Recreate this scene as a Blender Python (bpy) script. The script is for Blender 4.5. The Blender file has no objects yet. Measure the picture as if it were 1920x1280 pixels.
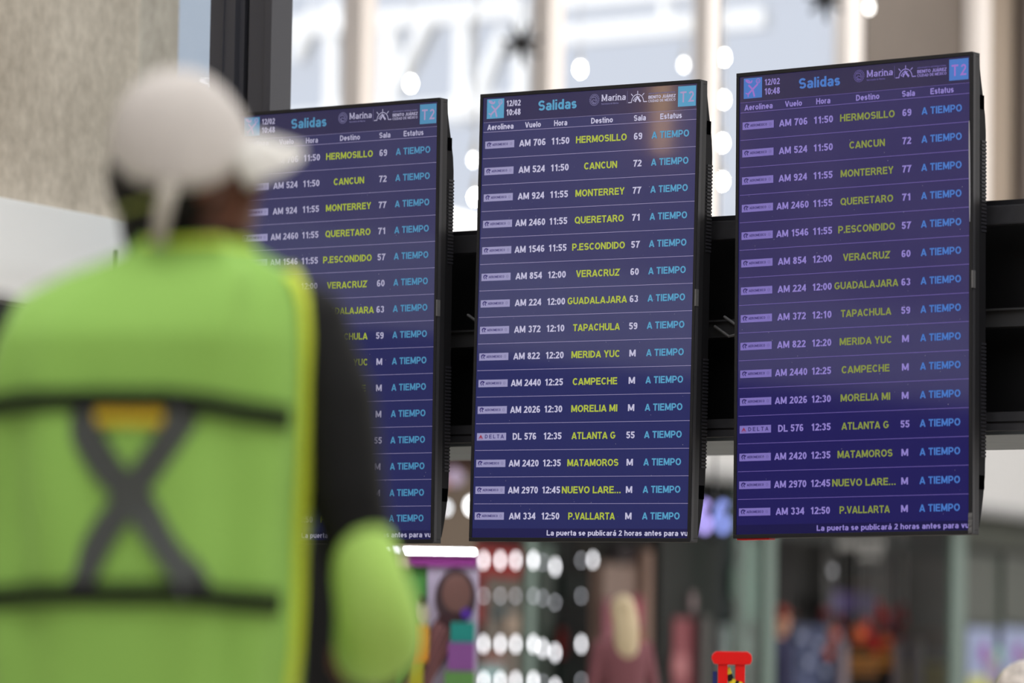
import bpy, bmesh, math, random
from mathutils import Vector, Matrix, noise

random.seed(7)
sc = bpy.context.scene
COL = sc.collection

# ------------------------------------------------------------------ camera
F_PX = 8009.2                      # focal length in pixels of the 1920 px wide frame
PITCH, ROLL = 0.07894931, 0.01629524
CAMZ = 1.0
_F = Vector((0, math.cos(PITCH), math.sin(PITCH)))
_R = Vector((1, 0, 0)); _U = _R.cross(_F)
R2 = _R*math.cos(ROLL) + _U*math.sin(ROLL)
U2 = -_R*math.sin(ROLL) + _U*math.cos(ROLL)
cam = bpy.data.cameras.new('camera'); cam_ob = bpy.data.objects.new('camera', cam); COL.objects.link(cam_ob)
cam_ob.matrix_world = Matrix((
    (R2.x, U2.x, -_F.x, 0), (R2.y, U2.y, -_F.y, 0), (R2.z, U2.z, -_F.z, CAMZ), (0, 0, 0, 1)))
cam.sensor_width = 36; cam.lens = F_PX*36/1920
cam.clip_end = 400; cam.clip_start = .1
cam.dof.use_dof = True; cam.dof.focus_distance = 11.5
cam.dof.aperture_fstop = (cam.lens/1000)/0.080
cam.dof.aperture_ratio = 1.3
sc.camera = cam_ob

# ------------------------------------------------------------------ world, sun, light, exposure
sc.view_settings.view_transform = 'Standard'
sc.view_settings.look = 'None'
sc.view_settings.exposure = 0.0
sc.view_settings.gamma = 1.0
sc.view_settings.use_curve_mapping = False
world = bpy.data.worlds.new('overcast_sky'); sc.world = world; world.use_nodes = True
bgn = world.node_tree.nodes['Background']
bgn.inputs[0].default_value = (.72, .745, .82, 1); bgn.inputs[1].default_value = 1.0
sun = bpy.data.lights.new('sun', 'SUN'); sun.energy = 5.0; sun.angle = math.radians(8)
sun.color = (1, .96, .9)
sun_ob = bpy.data.objects.new('sun', sun); COL.objects.link(sun_ob)
sun_ob.rotation_euler = Vector((-.35, -.75, .95)).to_track_quat('Z', 'Y').to_euler()

def area(name, loc, sx, sy, energy, color=(1, 1, 1), rot=(0, 0, 0)):
    l = bpy.data.lights.new(name, 'AREA'); l.shape = 'RECTANGLE'; l.size = sx; l.size_y = sy
    l.energy = energy; l.color = color
    o = bpy.data.objects.new(name, l); COL.objects.link(o); o.location = loc; o.rotation_euler = rot
    return o
# luminous ceiling of the hall (panels at roof height)
area('ceiling_light_front', (3, 3, 8.8), 18, 14, 2300, (.98, .99, 1))
area('ceiling_light_middle', (4, 20, 8.8), 14, 14, 900, (1, .97, .93))
area('ceiling_light_back', (8, 35, 8.8), 12, 12, 1000, (.97, .99, 1))
area('side_fill_light', (25.5, 31, 5), 16, 7, 2800, (.99, .99, 1), (0, math.radians(90), 0)).rotation_euler = (math.radians(90), 0, math.radians(90))  # fill lamp added to brighten the stone wall and column fronts

# ------------------------------------------------------------------ helpers
def lin(c):
    return tuple(((v/255)/12.92 if v/255 <= .04045 else ((v/255+.055)/1.055)**2.4) for v in c)

MATS = {}
def mat(name, rgb, rough=.6, metal=0, emis=0, noise_amt=0, noise_scale=20, spec=.22, linear=False, bump=0):
    if name in MATS: return MATS[name]
    m = bpy.data.materials.new(name); m.use_nodes = True; nt = m.node_tree
    p = nt.nodes['Principled BSDF']
    c = rgb if linear else lin(rgb)
    p.inputs['Base Color'].default_value = (*c, 1)
    p.inputs['Roughness'].default_value = rough
    p.inputs['Metallic'].default_value = metal
    p.inputs['Specular IOR Level'].default_value = spec
    if emis:
        p.inputs['Emission Color'].default_value = (*c, 1)
        p.inputs['Emission Strength'].default_value = emis
    if noise_amt or bump:
        tc = nt.nodes.new('ShaderNodeTexCoord'); n = nt.nodes.new('ShaderNodeTexNoise')
        n.inputs['Scale'].default_value = noise_scale; n.inputs['Detail'].default_value = 5
        nt.links.new(tc.outputs['Object'], n.inputs['Vector'])
        if noise_amt:
            r = nt.nodes.new('ShaderNodeValToRGB')
            r.color_ramp.elements[0].position = .3; r.color_ramp.elements[1].position = .7
            r.color_ramp.elements[0].color = (*[v*(1-noise_amt) for v in c], 1)
            r.color_ramp.elements[1].color = (*[min(1, v*(1+noise_amt)) for v in c], 1)
            nt.links.new(n.outputs['Fac'], r.inputs['Fac']); nt.links.new(r.outputs['Color'], p.inputs['Base Color'])
        if bump:
            b = nt.nodes.new('ShaderNodeBump'); b.inputs['Strength'].default_value = bump
            b.inputs['Distance'].default_value = .01
            nt.links.new(n.outputs['Fac'], b.inputs['Height']); nt.links.new(b.outputs['Normal'], p.inputs['Normal'])
    MATS[name] = m
    return m

def emat(name, rgb, strength=1.0, base=(.01, .01, .012), rough=.35, spec=.5):
    """a lit display / lamp surface: glows by itself and has a glassy skin"""
    if name in MATS: return MATS[name]
    m = bpy.data.materials.new(name); m.use_nodes = True; p = m.node_tree.nodes['Principled BSDF']
    p.inputs['Base Color'].default_value = (*base, 1); p.inputs['Roughness'].default_value = rough
    p.inputs['Specular IOR Level'].default_value = spec
    p.inputs['Emission Color'].default_value = (*lin(rgb), 1); p.inputs['Emission Strength'].default_value = strength
    MATS[name] = m
    return m

def glass(name, tint=(.9, .95, .95), refl=.08, rough=.02):
    if name in MATS: return MATS[name]
    m = bpy.data.materials.new(name); m.use_nodes = True; nt = m.node_tree
    nt.nodes.clear()
    o = nt.nodes.new('ShaderNodeOutputMaterial'); mx = nt.nodes.new('ShaderNodeMixShader')
    t = nt.nodes.new('ShaderNodeBsdfTransparent'); g = nt.nodes.new('ShaderNodeBsdfGlossy')
    t.inputs[0].default_value = (*tint, 1); g.inputs['Roughness'].default_value = rough
    mx.inputs[0].default_value = refl
    nt.links.new(t.outputs[0], mx.inputs[1]); nt.links.new(g.outputs[0], mx.inputs[2]); nt.links.new(mx.outputs[0], o.inputs[0])
    MATS[name] = m
    return m

class MB:
    """collects shapes, then links them as one mesh object"""
    def __init__(s): s.v = []; s.f = []; s.m = []
    def face(s, pts, mi=0):
        n = len(s.v); s.v += [tuple(p) for p in pts]; s.f.append(tuple(range(n, n+len(pts)))); s.m.append(mi)
    def box(s, x0, x1, y0, y1, z0, z1, mi=0, M=None):
        P = [Vector((x, y, z)) for z in (z0, z1) for y in (y0, y1) for x in (x0, x1)]
        if M is not None: P = [M @ p for p in P]
        n = len(s.v); s.v += [tuple(p) for p in P]
        for q in ((0, 2, 3, 1), (4, 5, 7, 6), (0, 1, 5, 4), (2, 6, 7, 3), (0, 4, 6, 2), (1, 3, 7, 5)):
            s.f.append(tuple(n+i for i in q)); s.m.append(mi)
        return s
    def tube(s, pts, rad, seg=12, mi=0, caps=True, squash=1.0):
        pts = [Vector(p) for p in pts]
        if not isinstance(rad, (list, tuple)): rad = [rad]*len(pts)
        rings = []
        up = Vector((0, 0, 1)); d0 = (pts[1]-pts[0]).normalized()
        a = d0.cross(up) if abs(d0.z) < .95 else d0.cross(Vector((0, 1, 0)))
        a.normalize()
        for i, p in enumerate(pts):
            d = (pts[min(i+1, len(pts)-1)]-pts[max(i-1, 0)]).normalized()
            a = (a-d*a.dot(d)).normalized(); b = d.cross(a)
            n = len(s.v)
            for k in range(seg):
                t = 2*math.pi*k/seg
                s.v.append(tuple(p+(a*math.cos(t)+b*math.sin(t)*squash)*rad[i]))
            rings.append(n)
        for i in range(len(rings)-1):
            for k in range(seg):
                s.f.append((rings[i]+k, rings[i]+(k+1) % seg, rings[i+1]+(k+1) % seg, rings[i+1]+k)); s.m.append(mi)
        if caps:
            s.f.append(tuple(reversed(range(rings[0], rings[0]+seg)))); s.m.append(mi)
            s.f.append(tuple(range(rings[-1], rings[-1]+seg))); s.m.append(mi)
        return s
    def ball(s, c, r, M=None, seg=16, rings=10, mi=0):
        """ellipsoid, r = (rx, ry, rz)"""
        if not isinstance(r, (tuple, list)): r = (r, r, r)
        c = Vector(c); n = len(s.v); P = []
        for i in range(1, rings):
            ph = math.pi*i/rings
            for k in range(seg):
                t = 2*math.pi*k/seg
                P.append(Vector((r[0]*math.sin(ph)*math.cos(t), r[1]*math.sin(ph)*math.sin(t), r[2]*math.cos(ph))))
        P.append(Vector((0, 0, r[2]))); P.append(Vector((0, 0, -r[2])))
        if M is not None: P = [M @ p for p in P]
        s.v += [tuple(c+p) for p in P]
        for i in range(rings-2):
            for k in range(seg):
                s.f.append((n+i*seg+k, n+(i+1)*seg+k, n+(i+1)*seg+(k+1) % seg, n+i*seg+(k+1) % seg)); s.m.append(mi)
        T = n+(rings-1)*seg
        for k in range(seg):
            s.f.append((T, n+k, n+(k+1) % seg)); s.m.append(mi)
            q = n+(rings-2)*seg
            s.f.append((T+1, q+(k+1) % seg, q+k)); s.m.append(mi)
        return s
    def extrude(s, poly, axis, a0, a1, mi=0):
        """poly in the two other axes, extruded along axis (0 x, 1 y, 2 z)"""
        def mk(p, a):
            if axis == 0: return (a, p[0], p[1])
            if axis == 1: return (p[0], a, p[1])
            return (p[0], p[1], a)
        n = len(s.v); k = len(poly)
        s.v += [mk(p, a0) for p in poly]+[mk(p, a1) for p in poly]
        s.f.append(tuple(range(n, n+k))); s.m.append(mi)
        s.f.append(tuple(reversed(range(n+k, n+2*k)))); s.m.append(mi)
        for i in range(k):
            j = (i+1) % k
            s.f.append((n+j, n+i, n+k+i, n+k+j)); s.m.append(mi)
        return s
    def mesh(s, name, mats):
        me = bpy.data.meshes.new(name); me.from_pydata(s.v, [], s.f)
        for m in mats: me.materials.append(m)
        me.polygons.foreach_set('material_index', s.m); me.update()
        return me
    def build(s, name, mats, parent=None, smooth=False, bevel=0, fix=True):
        if not isinstance(mats, (list, tuple)): mats = [mats]
        me = s.mesh(name, mats)
        if fix or bevel:
            b = bmesh.new(); b.from_mesh(me)
            if fix: bmesh.ops.recalc_face_normals(b, faces=b.faces)
            if bevel:
                bmesh.ops.bevel(b, geom=[e for e in b.edges], offset=bevel, segments=2, affect='EDGES', profile=.7)
            b.to_mesh(me); b.free()
        if smooth: me.polygons.foreach_set('use_smooth', [True]*len(me.polygons))
        o = bpy.data.objects.new(name, me); COL.objects.link(o)
        if parent is not None: o.parent = parent
        return o

def tag(o, label=None, cat=None, group=None, kind=None):
    if label: o['label'] = label
    if cat: o['category'] = cat
    if group: o['group'] = group
    if kind: o['kind'] = kind
    return o
def empty(name, M, label=None, cat=None, group=None, kind=None):
    o = bpy.data.objects.new(name, None); COL.objects.link(o); o.empty_display_size = .1
    o.matrix_world = M if isinstance(M, Matrix) else Matrix.Translation(M)
    return tag(o, label, cat, group, kind)
def copy_tree(o, parent=None):
    c = o.copy(); COL.objects.link(c); c.parent = parent
    for ch in list(o.children): copy_tree(ch, c)
    return c

CAM = Vector((0, 0, CAMZ))
def ray(px, py):
    return (_F + R2*((px-960)/F_PX) - U2*((py-640)/F_PX))
def at(px, py, Y):
    d = ray(px, py); return CAM + d*(Y/d.y)
class Frame:
    """a wall direction on the ground plan: t runs along it, b behind it"""
    def __init__(s, x, y, deg):
        s.o = Vector((x, y, 0)); a = math.radians(deg); s.a = a
        s.t = Vector((math.cos(a), math.sin(a), 0)); s.b = Vector((-math.sin(a), math.cos(a), 0))
    def hit(s, px, py, b=0):
        d = ray(px, py); k = (s.b.dot(s.o-CAM)+b)/d.dot(s.b)
        p = CAM+d*k
        return (p-s.o).dot(s.t), p.z
    def M(s, t, b, z):
        return Matrix.Translation(s.o+s.t*t+s.b*b+Vector((0, 0, z))) @ Matrix.Rotation(s.a, 4, 'Z')
PF = Frame(.193004, 11.567641, -34.9)        # the row of displays
WF = Frame(-.0361*30, 30, 64.5)              # the long wall of shops
SF = Frame((320-960)/F_PX*14.4, 14.4, 62.6)  # the stone clad wall

# ------------------------------------------------------------------ room shell
floor_m = mat('floor_stone', (176, 170, 160), .35, noise_amt=.08, noise_scale=1.5)
beige = mat('beige_plaster', (204, 186, 168), .8, noise_amt=.04, noise_scale=3)
white_wall = mat('white_plaster', (226, 224, 221), .7)
dark_metal = mat('dark_grey_metal', (58, 58, 62), .45, .3)
black_metal = mat('black_metal', (13, 13, 15), .5)
MB().box(-22, 34, -14, 75, -.2, 0).build('floor', floor_m).__setitem__('kind', 'structure')
MB().box(-22, 26, -14, 46, 9, 9.25).build('ceiling', white_wall).__setitem__('kind', 'structure')
MB().box(-22, 26, -14.3, -14, 0, 9).build('wall_back', beige).__setitem__('kind', 'structure')
MB().box(26, 26.3, -14, 46, 0, 9).build('wall_right', beige).__setitem__('kind', 'structure')

# stone clad wall on the left with the white band under it
def stone_mat():
    m = mat('beige_stone', (186, 170, 152), .75); nt = m.node_tree; p = nt.nodes['Principled BSDF']
    tc = nt.nodes.new('ShaderNodeTexCoord')
    n1 = nt.nodes.new('ShaderNodeTexNoise'); n1.inputs['Scale'].default_value = 22; n1.inputs['Detail'].default_value = 8; n1.inputs['Roughness'].default_value = .65
    n2 = nt.nodes.new('ShaderNodeTexNoise'); n2.inputs['Scale'].default_value = 2.5; n2.inputs['Detail'].default_value = 3
    mp = nt.nodes.new('ShaderNodeMapping'); mp.inputs['Scale'].default_value = (1, 1, .8)
    nt.links.new(tc.outputs['Object'], mp.inputs[0])
    nt.links.new(mp.outputs[0], n1.inputs['Vector']); nt.links.new(mp.outputs[0], n2.inputs['Vector'])
    add = nt.nodes.new('ShaderNodeMath'); add.operation = 'ADD'
    nt.links.new(n1.outputs['Fac'], add.inputs[0]); nt.links.new(n2.outputs['Fac'], add.inputs[1])
    r = nt.nodes.new('ShaderNodeValToRGB'); e = r.color_ramp.elements
    mr = nt.nodes.new('ShaderNodeMapRange'); mr.inputs[1].default_value = .7; mr.inputs[2].default_value = 1.35
    nt.links.new(add.outputs[0], mr.inputs[0]); nt.links.new(mr.outputs[0], r.inputs['Fac'])
    e[0].color = (*lin((176, 164, 148)), 1); e[1].color = (*lin((232, 219, 202)), 1)
    nt.links.new(r.outputs['Color'], p.inputs['Base Color'])
    b = nt.nodes.new('ShaderNodeBump'); b.inputs['Strength'].default_value = .3; b.inputs['Distance'].default_value = .02
    nt.links.new(n1.outputs['Fac'], b.inputs['Height']); nt.links.new(b.outputs['Normal'], p.inputs['Normal'])
    return m
wl = empty('wall_left', SF.M(0, 0, 0), kind='structure')
MB().box(-11, 0, 0, .5, 2.49, 8.99).build('stone_cladding', stone_mat(), wl)
MB().box(-11, -.03, .06, .44, 0, 2.16).build('lower_wall', mat('dark_olive_wall', (52, 56, 44), .7), wl)
fs = MB().box(-11, .12, -.05, .5, 2.16, 2.49).build('white_band', mat('white_board', (244, 243, 242), .6), wl, bevel=.006)
MB().box(-.45, -.432, -.056, -.05, 2.27, 2.385).build('recess_strip', mat('grey_green_strip', (120, 122, 112), .6), wl)

# ------------------------------------------------------------------ far wall of shops: columns, glass, fascia
far = empty('wall_far', WF.M(0, 0, 0), kind='structure')
tA = WF.hit(1642, 200)[0]; tB = WF.hit(1800, 200)[0]
white_fascia = mat('white_fascia', (176, 175, 174), .5)
MB().box(-30, 30, -.25, .3, 2.72, 3.75).build('fascia', white_fascia, far, bevel=.02)
MB().box(-30, 30, -.32, -.25, 2.66, 2.75).build('fascia_edge', mat('fascia_edge_grey', (120, 120, 120), .5), far)  # grey strip along the lower front edge of the fascia
MB().box(WF.hit(1856, 200, .05)[0], WF.hit(1906, 200, .05)[0], .05, .13, 3.75, 9).build('wall_panel', mat('beige_wall_panel', (150, 136, 122), .8), far)
MB().box(tA, 30, .12, .4, 3.75, 9).build('upper_wall', mat('brown_beige_wall', (100, 91, 84), .8, noise_amt=.05, noise_scale=2), far)
MB().box(-30, 30, 4.0, 4.2, 0, 3.75).build('shop_back_wall', mat('charcoal_shop_wall', (34, 34, 34), .7), far)
MB().box(-30, 30, 0, 4.2, 3.75, 3.85).build('shop_roof', mat('shop_ceiling', (96, 100, 104), .8), far)
shop_l = area('shop_ceiling_light', (0, 0, 0), 50, 2.5, 240, (1, .96, .92)); shop_l.matrix_world = WF.M(2, 2.0, 3.7)

col_m = mat('column_cladding', (230, 221, 215), .6)
def column(pxl, pxr, dep, nm, lab, m):
    t0 = WF.hit(pxl, 200, .10)[0]; t1 = WF.hit(pxr, 200, -.05)[0]
    tm = (t0+t1)/2
    r = empty('column', WF.M(tm, 0, 3.75), lab, 'column', nm)
    hw = max((t1-t0)/2, .05)
    MB().box(-hw, hw, -.05, .10, 0, 5.25).build('shaft', m, r, bevel=.01)
    MB().box(-hw-.02, hw+.02, -.07, .12, 0, .12).build('base', m, r)
    return tm
specs = [(640, 704, 'beige column rising behind the leftmost departure screen'),
         (995, 1056, 'beige column rising behind the middle departure screen'),
         (1297, 1350, 'beige column just right of the middle departure screen'),
         (1562, 1615, 'beige column behind the top of the rightmost departure screen, beside the brown wall'),
         (1808, 1856, 'pale column against the brown wall at upper right')]
colt = [column(a, b, .45, None, l, col_m) for a, b, l in specs]
te = WF.hit(1906, 200, .0)[0]
r_ = empty('column', WF.M(te+.5, -.05, 3.75), 'dark grey column at the right edge of the picture', 'column')
MB().box(-.5, .5, -.05, .05, 0, 5.25).build('shaft', mat('dark_grey_cladding', (92, 82, 76), .6), r_, bevel=.02)
MB().box(-.53, .53, -.18, .33, 0, .12).build('base', MATS['dark_grey_cladding'], r_)

# glazing between the columns (left of the brown wall)
gl = glass('facade_glass', (.96, .98, 1.0), .04)
ts = [-16, -12, -8.5, WF.hit(330, 200)[0]]+colt[:4]+[tA]
for i in range(len(ts)-1):
    w = empty('window_%d' % (i+1), WF.M(ts[i], .1, 3.75), kind='structure')
    L = ts[i+1]-ts[i]
    MB().box(.05, L-.05, 0, .012, .02, 5.2).build('pane', gl, w)
    MB().box(0, L, -.03, .05, 0, .06).box(0, L, -.03, .05, 5.19, 5.25).build('frame', mat('white_frame', (225, 225, 228), .5), w)

# glowing band added above the fascia to stand in for sky glare
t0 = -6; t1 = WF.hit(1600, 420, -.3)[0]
r_ = empty('sky_glare_band', WF.M(t0, -.28, 3.75), 'glowing white band standing in for sky glare above the shop fascia, seen between the screens', 'light')
MB().box(0, t1-t0, 0, .22, 0, .62).build('glare_backing', mat('white_frame', (225, 225, 228)), r_)
MB().box(.02, t1-t0-.02, -.03, 0, .04, .60).build('glare_face', emat('sky_glare_glow', (255, 253, 250), 2.6), r_)

# ------------------------------------------------------------------ outside: pale building added for the bright low sky, steel trusses under the sky
out_w = mat('white_render', (240, 240, 240), .7)
b_ = empty('added_pale_building', PF.M(-14, 48, 0), 'pale building added outside for the bright low sky, seen through the tall windows', 'building')
MB().box(-10, 22, 0, .6, 0, 8.1).build('wall', out_w, b_)
MB().box(-10.2, 22.2, -.15, .75, 8.1, 8.3).build('parapet', out_w, b_)
for k in range(10):
    f_ = MB().box(-8+3*k, -6.2+3*k, -.03, .02, 6.2, 7.5).build('window', mat('pale_window', (205, 210, 220), .4), b_)
truss_m = mat('white_steel', (243, 243, 243), .5)
def truss(Y, px_ref, label, chord_px, verts, diags):
    """steel truss parallel to the displays; all members are given in the truss's own plane"""
    fr = Frame(at(px_ref, 100, Y).x, Y, -34.9)
    r = empty('steel_truss', fr.M(0, 0, 0), label, 'truss')
    h = .11
    for (a, b) in chord_px:
        (ta, za), (tb, zb) = fr.hit(*a), fr.hit(*b)
        z = (za+zb)/2
        MB().box(min(ta, tb), max(ta, tb), -h, h, z-h, z+h).build('chord', truss_m, r)
    for (x, y0, y1, w) in verts:
        ta, za = fr.hit(x, y0); tb, zb = fr.hit(x, y1)
        MB().box(ta-w, ta+w, -h*.8, h*.8, min(za, zb), max(za, zb)).build('post', truss_m, r)
    for (a, b) in diags:
        (ta, za), (tb, zb) = fr.hit(*a), fr.hit(*b)
        MB().tube([(ta, 0, za), (tb, 0, zb)], .13, 8).build('diagonal', truss_m, r)
    return r
truss(52, 800, 'white steel truss outside, behind the leftmost and middle screens',
      [((520, 62), (985, 8)), ((520, 240), (985, 190))],
      [(630, 0, 230, .09), (735, 30, 230, .11), (872, 10, 230, .1), (985, 0, 230, .1)],
      [((810, 38), (748, 165)), ((950, 62), (893, 200)), ((598, 20), (560, 110))])
truss(55, 1200, 'white steel truss outside, between the middle and rightmost screens',
      [((1050, 74), (1440, 26)), ((1050, 4), (1440, -42))], [(1250, -20, 56, .05)], [])

# ------------------------------------------------------------------ pendant lamps (small, bright, far away)
lamp_m = emat('pendant_glow', (255, 252, 246), 45.0)
cable_m = mat('thin_cable', (200, 200, 200), .5)
def pendant(px, py, b, r, m, label, fade=1):
    t, z = WF.hit(px, py, b)
    o = empty('pendant_lamp', WF.M(t, b, z), label, 'lamp', 'pendant lamps')
    MB().ball((0, 0, 0), r, seg=10, rings=8).build('bulb', m, o, smooth=True)
    MB().tube([(0, 0, r), (0, 0, r+.09)], [r*1.2, r*.5], 10).build('socket', cable_m, o)
    MB().tube([(0, 0, r+.09), (0, 0, 9-z)], .004, 5).build('cable', cable_m, o)
_pi = 0
lamp_dim = emat('pendant_glow_soft', (255, 252, 246), 9.0)
for px, py, m, lab in [
        (770, 157, lamp_m, 'small white pendant lamp above the leftmost screen'),
        (1088, 130, lamp_m, 'small white pendant lamp above the middle screen, left of its centre'),
        (1282, 122, lamp_dim, 'faint pendant lamp above the right end of the middle screen'),
        (1357, 108, lamp_m, 'topmost pendant lamp between the middle and rightmost screens'),
        (1356, 187, lamp_m, 'second pendant lamp from the top between the middle and rightmost screens'),
        (1354, 268, lamp_m, 'third pendant lamp from the top between the middle and rightmost screens'),
        (1354, 340, lamp_m, 'lowest pendant lamp between the middle and rightmost screens'),
        (888, 300, lamp_dim, 'upper faint pendant lamp between the leftmost and middle screens'),
        (890, 370, lamp_m, 'lower pendant lamp between the leftmost and middle screens'),
        (1630, 14, lamp_dim, 'faint pendant lamp at the top edge near the brown wall')]:
    pendant(px, py, -1.2-.22*_pi, .024, m, lab); _pi += 1

def star(px, py, Y, s, label):
    p = at(px, py, Y); o = empty('spotlight_cluster', p, label, 'spotlight')
    dm = mat('dark_fixture', (28, 28, 30), .5)
    MB().ball((0, 0, 0), .05*s, seg=10, rings=8).build('body', dm, o)
    for k in range(7):
        a = k*2*math.pi/7+.3; d = Vector((math.cos(a), .3*math.sin(3*a), math.sin(a)))
        MB().tube([d*.04*s, d*.13*s], [.02*s, .012*s], 8).build('arm', dm, o)
    MB().tube([(0, 0, 0), (0, 0, 9-p.z)], .005, 5).build('cable', dm, o)
star(978, 82, 26, 1, 'dark star shaped spotlight cluster beside the column behind the middle screen')
star(1547, -2, 26, 1, 'dark spotlight cluster cut by the top edge above the rightmost screen')

# ------------------------------------------------------------------ black gantry that carries the displays
rail_m = mat('gantry_rail', (52, 52, 56), .45, .3, noise_amt=.12, noise_scale=30)
g = empty('display_gantry', PF.M(0, 0, 0), 'black metal gantry with grey rails that carries the three departure screens', 'gantry')
B0 = .125
MB().box(-1.2, 3.2, B0, B0+.035, 2.192, 2.243).build('top_rail', rail_m, g, bevel=.004)
MB().box(-1.2, 3.2, B0+.004, B0+.06, 2.243, 2.256).build('top_cap', mat('rail_cap', (40, 40, 44), .35, .5), g)
MB().box(-1.2, 3.2, B0, B0+.03, 1.683, 1.707).box(-1.2, 3.2, B0+.006, B0+.03, 1.677, 1.683).box(-1.2, 3.2, B0, B0+.03, 1.659, 1.677).build('bottom_rail', rail_m, g)
MB().box(-1.2, 3.2, B0+.02, B0+.05, 1.972, 1.977).box(-1.2, 3.2, B0+.03, B0+.08, 1.93, 1.972).build('middle_rail', mat('shelf_edge', (60, 60, 62), .35, .3), g)
MB().box(-1.2, 3.2, B0+.12, B0+.13, 1.66, 2.24).build('back_panel', black_metal, g)
MB().box(-1.2, 3.2, B0+.03, .78, 1.650, 1.659).build('soffit', mat('grey_blue_soffit', (110, 118, 126), .5, .2, noise_amt=.1, noise_scale=8), g)
MB().box(-1.2, 3.2, B0+.13, .78, 2.225, 2.243).box(-1.2, 3.2, .77, .78, 1.659, 2.24).build('casing', black_metal, g)
# grooved post at the left, one more beyond the right edge of the picture
def post(u0, u1):
    q = MB()
    w = (u1-u0)
    q.box(u0, u0+w*.42, B0-.01, B0+.09, 0, 8.98)
    q.box(u0+w*.22, u0+w*.24, B0-.016, B0-.008, 0, 8.98)
    q.box(u0+w*.30, u0+w*.50, B0+.012, B0+.09, 0, 8.98)
    q.box(u0+w*.62, u1, B0+.0, B0+.09, 0, 8.98)
    q.box(u1-.02, u1+.005, B0-.008, B0+.09, 0, 8.98)
    q.build('post', mat('post_metal', (58, 59, 66), .5, .1, spec=.3), g)
    MB().box(u0+w*.48, u0+w*.64, B0+.03, B0+.08, 0, 8.98).build('post_recess', black_metal, g)
post(-1.418, -1.195); post(3.2, 3.42)
for k, (bu, bz) in enumerate(((-.49, 2.02), (.36, 1.985), (.33, 1.96))):
    MB().tube([(bu, B0+.02, bz), (bu+.05, B0+.015, bz-.03), (bu+.09, B0+.02, bz-.02)], .004, 6).build('cable', mat('grey_cable', (90, 90, 92), .5), g)

# glass pane between the stone wall and the post
pa = PF.o+PF.t*(-1.42)+PF.b*(B0+.05); pb_ = SF.o+SF.t*0+SF.b*.2
dv = pb_-pa; dv.z = 0; ang_ = math.atan2(dv.y, dv.x)
w = empty('window_20', Matrix.Translation((pa.x, pa.y, 0)) @ Matrix.Rotation(ang_, 4, 'Z'), kind='structure')
MB().box(0, dv.length, 0, .01, 2.3, 8.98).build('pane', glass('pale_blue_glass', (.80, .84, .87), .06), w)
MB().box(0, dv.length, -.01, .03, 2.24, 2.3).build('sill', dark_metal, w)

# ------------------------------------------------------------------ stroke lettering
T = .19; h = T/2
def arc(cx, cy, rx, ry, a0, a1, n=8):
    return [(cx+rx*math.cos(math.radians(a0+(a1-a0)*i/n)), cy+ry*math.sin(math.radians(a0+(a1-a0)*i/n))) for i in range(n+1)]
def bowl(x0, x1, y0, y1, r=None):
    """D shaped bowl from the stem at x0"""
    r = (y1-y0)/2 if r is None else r
    rx = min(r*.95, (x1-x0)*.7)
    return [(x0, y1), (x1-rx, y1)]+arc(x1-rx, (y0+y1)/2, rx, (y1-y0)/2, 90, -90, 10)[1:]+[(x0, y0)]
XH = .74
def oval(w, y0, y1): return arc(w/2, (y0+y1)/2, w/2-h, (y1-y0)/2-h, 90, 450, 16)
def S_(w, H):
    k = H/2; rx = w/2-h; ry = (H/2+h)/2-h*.9
    top = arc(w/2, H-h-ry, rx, ry, 25, 255, 9); bot = arc(w/2, h+ry, rx, ry, 75, -155, 9)
    return [top+bot]
G = {}
def g_(c, w, *st): G[c] = (w, st)
g_('A', .74, [(.06, 0), (.37, .96)], [(.68, 0), (.37, .96)], [(.2, .27), (.54, .27)])
g_('B', .70, [(h, 0), (h, 1)], bowl(h, .60, .53, 1-h), bowl(h, .70-h, h, .53))
g_('C', .72, arc(.38, .5, .38-h, .5-h, 42, 318, 16))
g_('D', .72, [(h, 0), (h, 1)], bowl(h, .72-h, h, 1-h))
g_('E', .64, [(h, 0), (h, 1)], [(h, 1-h), (.62, 1-h)], [(h, .52), (.58, .52)], [(h, h), (.64, h)])
g_('G', .76, arc(.39, .5, .39-h, .5-h, 42, 350, 16)+[(.76-h, .45), (.42, .45)])
g_('H', .72, [(h, 0), (h, 1)], [(.72-h, 0), (.72-h, 1)], [(h, .53), (.72-h, .53)])
g_('I', T, [(h, 0), (h, 1)])
g_('J', .56, [(.56-h, 1), (.56-h, .28)]+arc(.28, .28, .28-h, .28-h, 0, -175, 8))
g_('L', .60, [(h, 1), (h, 0)], [(h, h), (.60, h)])
g_('M', .86, [(h, 0), (h, 1)], [(.86-h, 0), (.86-h, 1)], [(h+.02, .97), (.43, .12)], [(.86-h-.02, .97), (.43, .12)])
g_('N', .72, [(h, 0), (h, 1)], [(.72-h, 0), (.72-h, 1)], [(h, .95), (.72-h, .05)])
g_('O', .80, oval(.80, 0, 1))
g_('P', .68, [(h, 0), (h, 1)], bowl(h, .68-h, .42, 1-h))
g_('Q', .80, oval(.80, 0, 1), [(.48, .26), (.76, -.03)])
g_('R', .72, [(h, 0), (h, 1)], bowl(h, .66-h, .47, 1-h), [(.40, .46), (.66, 0)])
g_('S', .68, *S_(.68, 1))
g_('T', .64, [(.32, 0), (.32, 1)], [(0, 1-h), (.64, 1-h)])
g_('U', .72, [(h, 1), (h, .34)]+arc(.36, .34, .36-h, .34-h, 180, 360, 10)+[(.72-h, 1)])
g_('V', .70, [(.07, 1), (.35, .04)], [(.63, 1), (.35, .04)])
g_('X', .70, [(.08, 0), (.62, 1)], [(.62, 0), (.08, 1)])
g_('Y', .70, [(.07, 1), (.35, .45)], [(.63, 1), (.35, .45)], [(.35, .5), (.35, 0)])
g_('Z', .64, [(.04, 1-h), (.60, 1-h), (.06, h), (.62, h)])
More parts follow.
